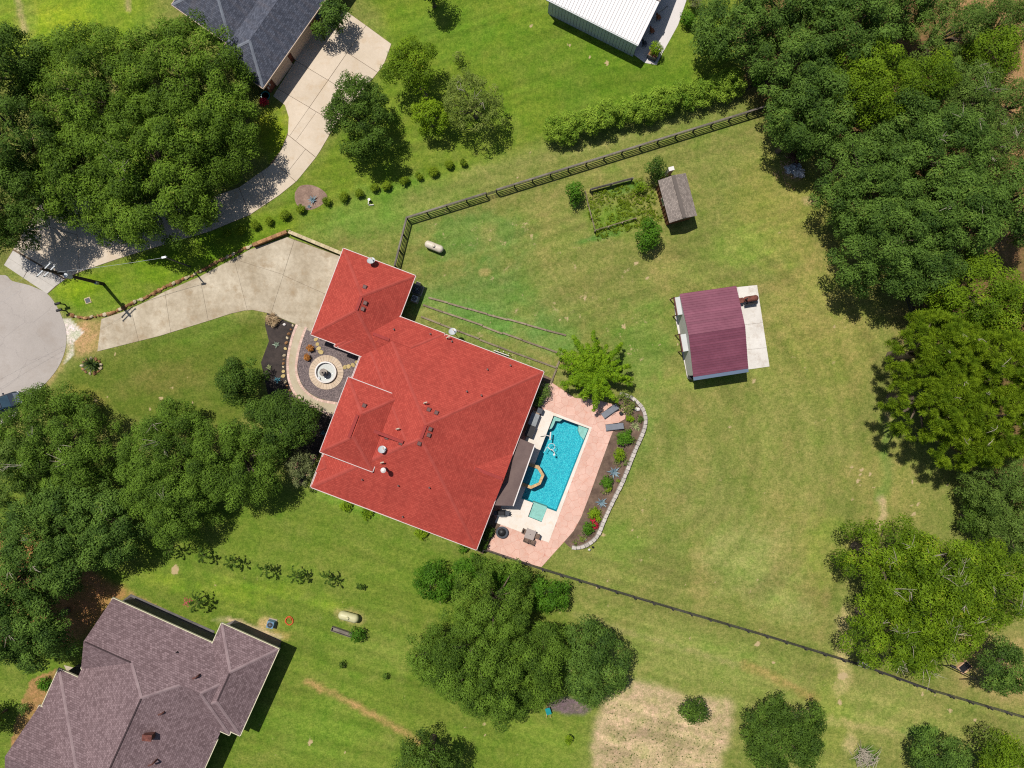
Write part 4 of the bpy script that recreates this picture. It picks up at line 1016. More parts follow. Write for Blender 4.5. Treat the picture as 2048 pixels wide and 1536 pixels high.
for _u in (4, 201):
    V = [bp(_u, 4, ZB - .05), bp(_u, 172, ZB - .05), bp(_u, 88, ZB + 1.15)]; n = Vector((ub.x, -ub.y, 0)) * 0.05
    mesh('gable', (V + [v + n for v in V], [(0, 1, 2), (5, 4, 3), (0, 3, 4, 1), (1, 4, 5, 2), (2, 5, 3, 0)]), M['wall_metal'], bn)
mesh('barn_apron', prism(P2([(1268, 110), (1290, 126), (1313, 130), (1322, 112), (1356, 50), (1373, 0), (1420, -110), (1340, -110)]), -0.1, 0.035), surf('barn_concrete', c(228, 220, 216), None, 0.3, 4, 0.05), kind='structure')
# shed
F4 = Frame(1316, 361, 57, -15.2, 2.5)
sh_ = thing('garden_shed', 'small brown wooden shed with a speckled grey shingle roof', 'shed', W(1352, 400))
hip(F4, sh_, 0, 57.5, 0, 88, 0.38, M['shed_roof'], 0, ends=(0, 0), axis='v', fascia=False)
strip(F4, sh_, (28.7, 1), (28.7, 87), 0.42, 2.5 + 28.7 * F4.m() * .38 - .08, 2.5 + 28.7 * F4.m() * .38 + .05, M['shed_roof'])
cs = [F4.w(a, b_, 0) for a, b_ in ((4, 4), (54, 4), (54, 84), (4, 84))]
mesh('wall', prism([(p.x, p.y) for p in cs], 0, 2.45), M['brown_wood'], sh_)
r0 = [F4.w(a, b_, z) for b_ in (4, 84) for a, z in ((4, 2.44), (54, 2.44), (28.7, 3.05))]
for i in (0, 3):
    V = r0[i:i + 3]; n = (F4.w(4, 40) - F4.w(4, 30)).normalized() * (0.05 if i == 0 else -0.05)
    mesh('gable', (V + [v + n for v in V], [(0, 1, 2), (5, 4, 3), (0, 3, 4, 1), (1, 4, 5, 2), (2, 5, 3, 0)]), M['brown_wood'], sh_)
wn = wall_panel(F4, sh_, (3.6, 32), (3.6, 48), 1.1, 2.1, M['white_paint'], 'window'); wall_panel(F4, wn, (3.4, 34), (3.4, 46), 1.2, 2.0, M['glass'], 'pane', 0.06)
for i in range(9): wall_panel(F4, sh_, (3.7, 5 + i * 8.8), (3.7, 5.6 + i * 8.8), 0, 2.4, M['brown_wood'], 'batten', 0.04)

# ------------------------------------------------------------------ vegetation
def unit(a): return a / np.maximum(np.linalg.norm(a, axis=1, keepdims=True), 1e-6)
def leaf_cards(cen, rad, cnt, L, Wd, rs, sq=0.75, up=0.5, flat=0.35, shell=0.55, rv=None):
    """rhombic leaf sprays spread through puffs of foliage"""
    i = np.repeat(np.arange(len(cen)), cnt); n = len(i)
    d = rs.normal(0, 1, (n, 3)); d = unit(d); d[:, 2] += up; d = unit(d)
    r = rad[i, None] * (shell + (1 - shell) * rs.rand(n, 1) ** 0.7)
    p = cen[i] + d * r * np.array([1, 1, sq])
    if flat > 0.6:
        a = unit(d + rs.normal(0, 0.25, (n, 3))); w = unit(np.cross(a, rs.normal(0, 1, (n, 3))))
    else:
        nn = unit(d * 0.9 + np.array([0, 0, 0.45]) + rs.normal(0, 0.40, (n, 3)))
        a = d * np.array([1, 1, flat]) + rs.normal(0, 0.55, (n, 3)); a = unit(a - nn * np.sum(a * nn, 1, keepdims=True)); w = np.cross(nn, a)
    l = L * rs.uniform(0.6, 1.3, (n, 1)); ww = Wd * rs.uniform(0.7, 1.3, (n, 1)) * 0.5
    V = np.stack([p - a * l * 0.45 + w * ww, p + a * l * 0.55, p - a * l * 0.45 - w * ww], 1).reshape(-1, 3)
    F = np.arange(3 * n).reshape(n, 3)
    cr = rs.rand(len(cen)) if rv is None else rv
    return V, F, np.clip(cr[i] * 0.55 + rs.rand(n) * 0.45, 0, 1)
SP = {  # rc puff radius, L/Wd leaf spray, dens sprays per m2 of puff, z0 crown base ratio, h height
    'oak':    dict(rc=1.15, L=0.34, Wd=0.17, dens=20, z0=0.42, mat=leaf_mat('live_oak_leaves', (0.017, 0.041, 0.004), (0.159, 0.263, 0.022), (0.20, 0.22, 0.03))),
    'water':  dict(rc=1.0, L=0.34, Wd=0.18, dens=20, z0=0.40, mat=leaf_mat('water_oak_leaves', (0.013, 0.038, 0.006), (0.127, 0.217, 0.031), (0.15, 0.19, 0.03))),
    'dark':   dict(rc=1.0, L=0.30, Wd=0.17, dens=20, z0=0.35, mat=leaf_mat('dark_oak_leaves', (0.013, 0.033, 0.004), (0.103, 0.179, 0.021))),
    'olive':  dict(rc=1.05, L=0.28, Wd=0.15, dens=27, z0=0.30, mat=leaf_mat('olive_oak_leaves', (0.017, 0.042, 0.004), (0.142, 0.239, 0.024))),
    'pecan':  dict(rc=1.1, L=0.36, Wd=0.16, dens=19, z0=0.40, mat=leaf_mat('pecan_leaves', (0.027, 0.061, 0.003), (0.172, 0.269, 0.010), (0.25, 0.25, 0.02))),
    'pine':   dict(rc=0.55, L=0.34, Wd=0.055, dens=130, z0=0.45, mat=leaf_mat('pine_needles', (0.050, 0.105, 0.004), (0.210, 0.300, 0.012))),
    'feather': dict(rc=0.8, L=0.34, Wd=0.12, dens=17, z0=0.35, mat=leaf_mat('feathery_leaves', (0.033, 0.074, 0.010), (0.143, 0.218, 0.036))),
    'lime':   dict(rc=0.6, L=0.30, Wd=0.13, dens=26, z0=0.30, mat=leaf_mat('lime_leaves', (0.066, 0.130, 0.004), (0.200, 0.300, 0.010))),
    'mesq':   dict(rc=0.75, L=0.34, Wd=0.11, dens=30, z0=0.45, mat=leaf_mat('fern_like_leaves', (0.060, 0.140, 0.004), (0.200, 0.320, 0.010))),
    'sparse': dict(rc=0.62, L=0.26, Wd=0.12, dens=13, z0=0.35, mat=leaf_mat('sparse_leaves', (0.060, 0.100, 0.010), (0.210, 0.260, 0.050), (0.28, 0.26, 0.08))),
    'bright': dict(rc=0.75, L=0.28, Wd=0.15, dens=26, z0=0.2, mat=leaf_mat('bright_green_leaves', (0.022, 0.075, 0.004), (0.090, 0.200, 0.012))),
    'shrub':  dict(rc=0.30, L=0.19, Wd=0.10, dens=60, z0=0.1, mat=leaf_mat('clipped_shrub_leaves', (0.050, 0.092, 0.004), (0.190, 0.260, 0.012))),
    'crape':  dict(rc=0.45, L=0.24, Wd=0.11, dens=30, z0=0.3, mat=leaf_mat('pink_crape_leaves', (0.070, 0.100, 0.030), (0.190, 0.200, 0.080), (0.45, 0.19, 0.17))),
    'hedge':  dict(rc=0.65, L=0.30, Wd=0.11, dens=38, z0=0.15, mat=leaf_mat('willowy_hedge_leaves', (0.060, 0.140, 0.008), (0.284, 0.400, 0.039))),
}
TREE_N = [0]
def tree(label, px, py, r, h, sp, name='tree', cat='tree', group=None, seed=None, ry=None, rot=0.0, bare=0, dens=1.0, clump=1.0, gaps=0.0, z0=None, trunk=True, lean=(0, 0)):
    TREE_N[0] += 1
    rs = np.random.RandomState(1000 + TREE_N[0] * 7 if seed is None else seed)
    q_ = SP[sp]; z0 = (q_['z0'] if z0 is None else z0) * h
    hc = z0 + (h - z0) * 0.55
    cen = W(px, py, hc); k = S * (1 - hc / H); rx_, ry_ = r * k, (ry or r) * k
    rc = q_['rc'] * clump
    rx1, ry1 = max(rx_ - rc * 0.55, 0.15), max(ry_ - rc * 0.55, 0.15)
    n = max(6, int(3.2 * rx_ * ry_ / (rc * rc)))
    ph = rs.uniform(0, 6.28, 3); pts = []
    tries = 0
    while len(pts) < n and tries < n * 40:
        tries += 1
        th = rs.uniform(0, 2 * math.pi); rho = math.sqrt(rs.rand())
        edge = 1 + 0.07 * math.sin(2 * th + ph[0]) + 0.06 * math.sin(3 * th + ph[1]) + 0.05 * math.sin(5 * th + ph[2])
        dome = math.sqrt(max(0.0, 1 - rho * rho)) ** 0.8
        lvl = 1.0 if rs.rand() < 0.66 else rs.uniform(0.25, 0.8)
        z = z0 + rc * 0.5 + (h - z0 - rc) * dome * lvl + rs.normal(0, 0.085) * (h - z0)
        x = rho * edge * rx1 * math.cos(th); y = rho * edge * ry1 * math.sin(th)
        mind = rc * (0.62 if sp != 'pine' else 0.8)
        if all((x - a) ** 2 + (y - b_) ** 2 + (z - d) ** 2 > mind * mind for a, b_, d in pts[-400:]) and rs.rand() > gaps * vn(np.array([x / 2.0 + 50]), np.array([y / 2.0 + 50]), TREE_N[0])[0] * 1.6:
            pts.append((x, y, max(z, rc * 0.35)))
    pts = np.array(pts); ca, sa = math.cos(rot), math.sin(rot)
    X = pts[:, 0] * ca - pts[:, 1] * sa; Y = pts[:, 0] * sa + pts[:, 1] * ca
    cl = np.stack([X + cen.x, Y + cen.y, pts[:, 2]], 1)
    rad = rc * rs.uniform(0.7, 1.25, len(cl))
    if name in ('round_shrub', 'ball_shrub'):
        nb = 9; an = rs.uniform(0, 6.28, nb); rr = rx_ * rs.uniform(0.1, 0.42, nb)
        cl = np.stack([cen.x + rr * np.cos(an), cen.y + rr * np.sin(an), h * rs.uniform(0.42, 0.62, nb)], 1); rad = rx_ * rs.uniform(0.5, 0.62, nb)
    big = sp in ('oak', 'water', 'dark', 'olive', 'feather', 'pecan'); lk = 0.74 if big else 0.9
    dens *= 2.05 if big else 1.2
    cnt = np.maximum(6, (q_['dens'] * dens * 6.0 * rad * rad).astype(int))
    V, F, rv = leaf_cards(cl, rad, cnt, q_['L'] * lk, q_['Wd'] * lk, rs, sq=0.8 if sp != 'pine' else 0.9, shell=0.5 if sp != 'pine' else 0.2, flat=0.35 if sp != 'pine' else 0.8)
    V[:, 2] = np.maximum(V[:, 2], 0.03)
    base = Vector((cen.x + lean[0], cen.y + lean[1], 0))
    t = thing(name, label, cat, base, group)
    V = V - np.array(base)
    me = np_mesh('crown', V, F, q_['mat'], fattr=rv)
    link('crown', me, t, base)
    if trunk:
        tr = max(0.05, 0.035 * h) if h > 3 else 0.04
        fork = Vector((cen.x, cen.y, z0 * 0.8 + 0.2))
        sh = [tube([base + Vector((0, 0, -0.1)), base.lerp(fork, .5), fork], [tr * 1.5, tr * 1.05, tr * .85], 8)]
        step = max(1, len(cl) // 12)
        for a in cl[::step][:12]:
            a = Vector(a); mid = fork.lerp(a, 0.5) + Vector((rs.normal(0, .2), rs.normal(0, .2), 0.15 * (a.z - fork.z)))
            sh.append(tube([fork, mid, a], [tr * .55, tr * .33, tr * .1], 5))
        mesh('trunk', join(*sh), M['bark'], t)
    if bare:
        top = cl[np.argsort(-cl[:, 2] + rs.normal(0, 0.6, len(cl)))]
        for a in top[:bare]:
            a = Vector(a) + Vector((0, 0, rc * 0.25)); sh = []
            dr = Vector((rs.normal(), rs.normal(), 0.5)).normalized()
            for j in range(4):
                e = a + (dr + Vector((rs.normal(0, .5), rs.normal(0, .5), rs.normal(.3, .3)))) * rs.uniform(0.5, 1.2) * min(rc, 1.1)
                sh.append(tube([a, a.lerp(e, .5) + Vector((rs.normal(0, .06), rs.normal(0, .06), .05)), e], [.035, .025, .01], 4))
            mesh('bare_branch', join(*sh), M['bare'], t)
    return t

def spray(label, px, py, r, h, sp, nb, name, cat, group=None, rc=0.14, step=0.2, per=10, rise=1.0, droop=0.8, L=0.2, Wd=0.08, lean=(0, 0), t0=0.3, z0=0.35):
    """a plant of radiating leafy branches"""
    TREE_N[0] += 1; rs = np.random.RandomState(4000 + TREE_N[0]); cen = W(px, py, h * 0.6); R0 = r * S * (1 - 0.6 * h / H)
    base = Vector((cen.x + lean[0], cen.y + lean[1], 0)); t = thing(name, label, cat, base, group); cl, rad, sh = [], [], []
    fork = Vector((cen.x, cen.y, h * z0)); sh.append(tube([base, base.lerp(fork, .5), fork], [.035 * h * .6, .028 * h * .6, .02 * h * .6], 6))
    for i in range(nb):
        az = i * 2.39996 + rs.normal(0, .25); l = R0 * rs.uniform(.55, 1.05) * (1 if i % 3 else .6); dr = Vector((math.cos(az), math.sin(az), 0)); hh = (h - fork.z) * rs.uniform(.5, 1.0) * rise
        pth = []
        for k in range(9):
            u = k / 8; pth.append(fork + dr * l * u + Vector((rs.normal(0, .02) * l, rs.normal(0, .02) * l, max(0.1 - fork.z, hh * (1 - (1 - u) ** 2) - droop * hh * u * u * u))))
        sh.append(tube(pth[::2], [.02 * h * .4, .015 * h * .4, .01 * h * .4, .007 * h * .4, .004 * h * .4], 4))
        n = max(3, int(l / step))
        for k in range(n):
            u = t0 + (1 - t0) * (k + rs.rand()) / n; x = u * 8; j = min(7, int(x)); cl.append(pth[j].lerp(pth[j + 1], x - j)); rad.append(rc * (1.15 - .6 * u) * rs.uniform(.8, 1.3))
    cl = np.array([tuple(v) for v in cl]); rad = np.array(rad); V, F, rv = leaf_cards(cl, rad, np.full(len(cl), per), L, Wd, rs, flat=0.5)
    V[:, 2] = np.maximum(V[:, 2], .03); link('crown', np_mesh('crown', V - np.array(base), F, SP[sp]['mat'], fattr=rv), t, base); mesh('trunk', join(*sh), M['bark'], t)
    return t

G1 = 'oaks over the driveway'
# great oaks over the neighbour's driveway
tree('broad live oak between the lime lawn and the slate roofed house', 178, 178, 142, 9, 'oak', 'oak_tree', group=G1, z0=.3)
tree('broad live oak crowding the gable of the slate roofed house', 362, 152, 132, 8.5, 'oak', 'oak_tree', group=G1, z0=.3)
tree('largest live oak shading the middle of the neighbour driveway', 300, 330, 155, 9.5, 'oak', 'oak_tree', group=G1, z0=.3, bare=3)
tree('live oak beside the grass island at the bend of the neighbour driveway', 440, 262, 90, 7.5, 'oak', 'oak_tree', group=G1, z0=.3, gaps=0.25)
tree('live oak standing over the street end of the neighbour driveway', 152, 348, 108, 8.5, 'oak', 'oak_tree', group=G1, z0=.3, gaps=0.1)
tree('drooping live oak over the neighbour driveway nearest the stone edging', 238, 440, 74, 6, 'oak', 'oak_tree', group=G1, ry=58, gaps=0.15)
tree('small live oak leaning over the kerb of the neighbour driveway', 380, 415, 56, 5, 'oak', 'oak_tree', group=G1, gaps=0.3)
tree('dark oak cut by the frame beside the lime lawn', 5, 120, 82, 12, 'dark', 'oak_tree')
tree('dark oak cut by the frame above the street apron', -2, 265, 98, 12.5, 'dark', 'oak_tree')
tree('dark oak at the frame edge close to the street', -2, 398, 108, 10, 'dark', 'oak_tree')
# upper lawn
tree('dense round dark oak overlapping the edge of the pale driveway', 720, 235, 76, 7.5, 'dark', 'oak_tree', dens=1.1, ry=84, clump=0.8, z0=.2)
tree('leaning light green tree at the corner of the pale driveway', 820, 128, 56, 6.5, 'pecan', 'tree', gaps=0.3, lean=(1.8, -2.6))
tree('compact lime green round tree on the upper lawn', 858, 230, 41, 4.6, 'lime', 'tree')
tree('thin half bare tree with grey twigs on the upper lawn', 948, 205, 66, 6, 'sparse', 'tree', gaps=0.15, bare=6, dens=1.7)
tree('tiny dead tipped sapling alone on the upper lawn', 916, 111, 13, 1.8, 'sparse', 'sapling')
tree('tree at the top of the upper lawn cut by the frame', 862, -22, 34, 5, 'dark', 'tree')
tree('leafy shrub tree beside the garage doors of the slate roofed house', 662, 28, 30, 4.5, 'water', 'tree', ry=40)
tree('narrow shrub at the garage door corner of the slate roofed house', 640, 62, 15, 3, 'dark', 'shrub', 'shrub')
for i, (x, y) in enumerate([(928, 324), (897, 329), (867, 342), (837, 351), (808, 360), (774, 370), (748, 374), (717, 387), (688, 394), (653, 402), (601, 417), (568, 431), (536, 442), (510, 449), (480, 460), (452, 466)]):
    nth = ['first', 'second', 'third', 'fourth', 'fifth', 'sixth', 'seventh', 'eighth', 'ninth', 'tenth', 'eleventh', 'twelfth', 'thirteenth', 'fourteenth', 'fifteenth', 'sixteenth'][i]
    tree(f'clipped round shrub, {nth} in the lawn row counted from the hedge end', x, y, 11 + (i % 3) * 1.5, 1.1, 'shrub', 'round_shrub', 'shrub', 'row of round shrubs on the lawn', trunk=False)
# willowy hedge, one plant after another
for i in range(11):
    t = i / 10; x, y = 1112 + t * 350, 258 - t * 92 + math.sin(i * 1.7) * 3
    nth = ['first', 'second', 'third', 'fourth', 'fifth', 'sixth', 'seventh', 'eighth', 'ninth', 'tenth', 'last'][i]
    tree(f'willowy hedge plant, {nth} from the garden end of the tall hedge', x, y, 30 + (i * 7 % 4) * 3, 2.8 + (i * 5 % 4) * .3, 'hedge', 'hedge_plant', 'hedge plant', 'tall willowy hedge', ry=31)
tree('bright bush at the forest end of the hedge', 1520, 152, 20, 2.5, 'bright', 'bush', 'bush')
tree('bright clipped bush beside the barn apron', 1375, 36, 14, 1.6, 'bright', 'bush', 'bush', trunk=False)
tree('reddish shrub at the top of the barn apron', 1390, 0, 16, 2, 'crape', 'bush', 'bush')
tree('green shrub growing in the planter box on the barn apron', 1312, 99, 13, 2.2, 'lime', 'shrub', 'shrub', z0=0.4)
# forest along the boundary
FG = 'forest edge trees'
for a in [
    ('dark oak overhanging the barn apron', 1468, 50, 78, 10, 'water', {}),
    ('oak at the top of the forest edge between barn and frame', 1570, 10, 82, 11, 'water', {}),
    ('oak with yellowing tips in the top row of the forest', 1700, 55, 105, 13, 'water', {}),
    ('oak above the end of the board fence', 1590, 130, 80, 11, 'water', {'gaps': 0.15}),
    ('spreading oak just beyond the last fence bay by the rubbish pile', 1630, 215, 92, 11.5, 'water', {}),
    ('yellow tinged oak in the middle of the upper forest', 1740, 165, 100, 12.5, 'pecan', {'dens': 0.95}),
    ('oak shading the rubbish pile', 1590, 272, 52, 8, 'water', {'gaps': 0.3}),
    ('feathery tree by the bare orange earth at the top of the forest', 1890, 60, 75, 10, 'feather', {}),
    ('light green tree beside the bare earth at the frame corner', 1990, 110, 62, 9, 'pecan', {}),
    ('wispy tree with bare twigs over the orange clearing', 1930, 190, 88, 9, 'feather', {'bare': 10, 'gaps': 0.25}),
    ('yellow green tree in the upper forest beside the wispy one', 1855, 165, 62, 11, 'pecan', {}),
    ('oak filling the top edge of the forest', 1810, -10, 75, 11, 'water', {}),
    ('loose oak at the top frame edge above the yellow tinged oaks', 1640, -20, 70, 11, 'water', {}),
    ('feathery tree at the top corner of the frame', 2020, 40, 60, 8, 'feather', {}),
    ('light tree at the frame edge inside the orange clearing', 2045, 200, 55, 8, 'feather', {'gaps': 0.2}),
    ('small feathery tree at the edge of the orange clearing', 1955, 40, 45, 8, 'feather', {}),
    ('dense oak joining the middle and upper forest', 1800, 255, 80, 11, 'water', {}),
    ('wispy tree at the frame edge below the orange clearing', 1990, 290, 70, 9, 'feather', {'bare': 6, 'gaps': 0.2}),
    ('deep green oak leaning over the field below the rubbish pile', 1745, 365, 108, 12, 'water', {}),
    ('deep green oak in the thick of the forest', 1880, 300, 105, 13, 'water', {'bare': 3}),
    ('large deep green oak at the field edge above the shaded fence', 1790, 480, 118, 13, 'water', {}),
    ('deep green oak behind the field edge in the middle forest', 1915, 420, 105, 13.5, 'water', {'bare': 2}),
    ('deep green oak cut by the frame in the middle forest', 2035, 400, 90, 13, 'water', {}),
    ('oak over the top of the shaded fence', 1850, 540, 70, 11, 'water', {}),
    ('yellow green oak between the dark oaks and the pines', 1960, 590, 98, 12, 'pecan', {'dens': 1.0}),
    ('low green tree beside the shaded fence above the pines', 1870, 640, 42, 7, 'pecan', {}),
    ('yellow green oak cut by the frame above the pines', 2045, 640, 75, 12, 'pecan', {}),
    ('fine leaved dark tree below the pines', 2010, 960, 82, 9, 'feather', {'dens': 1.3}),
    ('fine leaved tree at the frame edge between pines and pecans', 2040, 1060, 70, 9, 'feather', {'dens': 1.3}),
    ('low scrub tree at the corner of the field below the pines', 1955, 985, 35, 5, 'feather', {'dens': 1.2}),
    ('low scrub tree where field meets pecans', 1955, 1040, 38, 5, 'dark', {}),
]: tree(*a[:4], a[4] * .86, a[5], 'forest_tree', group=FG, **a[6])
PG_ = 'pines beside the field'
for a in [('bright pine with puffed tufts nearest the shaded fence', 1885, 705, 88, 13), ('bright pine with puffed tufts cut by the frame', 2005, 735, 88, 14), ('bright pine leaning out over the field', 1885, 800, 92, 13), ('bright pine behind the one over the field', 1990, 840, 90, 13.5), ('lowest bright pine of the stand', 1930, 885, 62, 11)]:
    tree(*a, 'pine', 'pine_tree', group=PG_, bare=3, gaps=0.15)
PC = 'pecans at the lower field'
for a in [('pecan with bare tips nearest the field dip', 1780, 1125, 92, 10.5), ('tall pecan with bare tips in the middle of the group', 1880, 1165, 105, 12), ('pecan leaning over the lower board fence', 1785, 1265, 90, 10), ('pecan shading the play swing', 1900, 1245, 80, 10), ('pecan cut by the frame above the swing', 2000, 1175, 92, 11.5), ('small pecan over the fence beside the swing', 1850, 1322, 46, 7)]:
    tree(*a, 'pecan', 'pecan_tree', group=PC, bare=7, gaps=0.12)
tree('dark green tree beside the swing at the frame edge', 2015, 1340, 58, 7, 'water', 'tree')
tree('round dark oak alone at the bottom of the frame', 1572, 1478, 86, 6.5, 'dark', 'oak_tree', dens=1.2)
tree('small blue green tree standing in the ploughed plot', 1388, 1420, 31, 3.4, 'dark', 'tree', dens=1.1)
tree('low dark green tree at the bottom frame edge beside the brush pile', 1880, 1520, 62, 5.5, 'water', 'tree')
tree('bright green bush at the bottom corner of the frame', 2010, 1525, 60, 5, 'pecan', 'bush', 'bush')
tree('bare twigged bush between the two bottom corner bushes', 1975, 1485, 34, 4, 'sparse', 'bush', 'bush')
# central lower group
CG = 'olive oaks below the pool'
for a in [('olive green oak at the top of the lower grove', 985, 1212, 90, 8), ('tall olive green oak in the heart of the lower grove', 950, 1312, 108, 9.5), ('olive green oak at the lawn side of the lower grove', 866, 1312, 62, 7), ('olive green oak at the bottom of the lower grove', 985, 1375, 84, 8.5), ('olive green oak between the grove heart and the greener tree', 1085, 1310, 68, 8), ('lowest olive green oak of the grove beside the purple mulch', 1078, 1370, 52, 6.5)]:
    tree(*a, 'olive', 'oak_tree', group=CG, clump=0.95)
tree('greener tree at the ploughed plot side of the lower grove', 1190, 1330, 76, 7, 'water', 'tree', ry=92)
for a in [('bright green bush at the lawn end of the bush row behind the grove', 868, 1165, 44), ('bright green bush in the middle of the bush row behind the grove', 945, 1150, 42), ('bright green bush behind the top of the grove', 1015, 1158, 40), ('bright green bush at the fence end of the bush row behind the grove', 1096, 1188, 46)]:
    tree(*a, 3.6, 'bright', 'bush', 'bush', 'bushes behind the grove')
tree('dark oak cut by the bottom frame edge below the grove', 855, 1530, 60, 8.5, 'dark', 'oak_tree')
# front of the main house and the lower street side
tree('loose light oak beside the parked car', 108, 888, 124, 7, 'olive', 'oak_tree', z0=.25, gaps=0.05, bare=5)
tree('pale half bare oak at the frame edge below the parked car', 10, 935, 78, 8, 'feather', 'oak_tree', bare=10, gaps=0.1)
tree('large oak in the middle of the front tree group', 350, 920, 126, 8, 'olive', 'oak_tree', z0=.25, bare=5)
tree('oak between the large front oak and the magnolia', 468, 925, 98, 7.5, 'olive', 'oak_tree', z0=.25)
tree('low oak at the lawn side of the front tree group', 345, 1010, 84, 7, 'olive', 'oak_tree', z0=.25)
tree('glossy dark magnolia at the corner of the front lawn', 482, 758, 52, 6, 'dark', 'magnolia_tree', dens=1.2)
tree('glossy dark magnolia shading the curved front walk', 568, 848, 70, 6.5, 'dark', 'magnolia_tree', dens=1.2)
tree('dark bush between the magnolias in the mulch bed', 520, 820, 36, 4.5, 'dark', 'bush', 'bush')
tree('pink flowering crape myrtle at the corner of the red roof', 604, 935, 38, 3.6, 'crape', 'crape_myrtle')
DG = 'oaks by the mauve roofed house'
for a in [('dark oak between the street lawn and the sapling row', 208, 1052, 84, 7.5), ('dark oak in the thick of the lower street grove', 90, 1060, 102, 8), ('dark oak with earth showing through beside the sapling row', 118, 1128, 64, 7.5), ('dark oak at the frame edge above the mauve roof', 25, 1150, 92, 8.5), ('dark oak over the entrance of the mauve roofed house', 62, 1258, 88, 8.5), ('dark oak cut by the frame beside the mauve roofed house', 5, 1260, 70, 9.5)]:
    tree(*a, 'water', 'oak_tree', group=DG, gaps=0.12, bare=1)
tree('dark tree cut by the frame at the foot of the mauve house bed', -18, 1440, 38, 3.5, 'dark', 'tree')
# by the pool and in the yard
spray('lime green feathery tree hanging over the pool terrace', 1188, 744, 82, 5.0, 'mesq', 64, 'feathery_tree', 'tree', rc=0.50, step=0.34, per=46, droop=1.05, L=0.30, Wd=0.10, lean=(-1.0, 0.3), t0=0.12, z0=0.4)
tree('narrow bright tree at the corner of the vegetable plot away from the shed', 1151, 388, 18, 2.6, 'bright', 'tree', ry=24)
tree('narrow dark tree behind the shed', 1311, 335, 25, 3.2, 'dark', 'tree')
tree('upright bright tree between vegetable plot and shed', 1297, 470, 27, 3.4, 'bright', 'tree', ry=34)
tree('little seedling tree in the vegetable plot', 1280, 374, 10, 1.3, 'lime', 'sapling')
# sapling row of the lower lawn
for i, (x, y) in enumerate([(340, 1098), (405, 1111), (465, 1124), (530, 1139), (594, 1151), (657, 1157), (719, 1173)]):
    nth = ['first', 'second', 'third', 'fourth', 'fifth', 'sixth', 'last'][i]
    spray(f'spiky crape myrtle sapling, {nth} in the lawn row from the front trees', x, y, 22 if i < 6 else 11, 3.2 if i < 6 else 1.5, 'dark', 12, 'crape_sapling', 'sapling', 'row of saplings', rc=0.15 if i < 6 else .09, step=.13, per=9)
spray('red tipped crape myrtle sapling behind the mauve roofed house', 393, 1203, 26, 3.6, 'dark', 14, 'crape_sapling', 'sapling', rc=.16, step=.13, per=9)
fl = tree('scatter of red blossoms on the sapling behind the mauve roofed house', 376, 1205, 11, 2.4, 'shrub', 'blossom', 'blossom', trunk=False, dens=.12, z0=.6)
fl.children[0].data.materials[0] = leaf_mat('pink_petals', (0.35, 0.03, 0.07), (0.6, 0.07, 0.14))
for x, y, l in ((685, 1329, 'tiny dark seedling on the lower lawn nearer the cream tank'), (771, 1352, 'tiny dark seedling on the lower lawn nearer the grove')):
    tree(l, x, y, 7, 0.9, 'dark', 'seedling', 'seedling', 'lawn seedlings', dens=0.7, clump=0.3)
tree('yellow green seedling alone below the purple mulch', 1138, 1480, 9, 1.2, 'lime', 'seedling', 'seedling', clump=0.5)
tree('leafy shrub at the end of the grey trough', 717, 1270, 15, 1.6, 'bright', 'shrub', 'shrub')
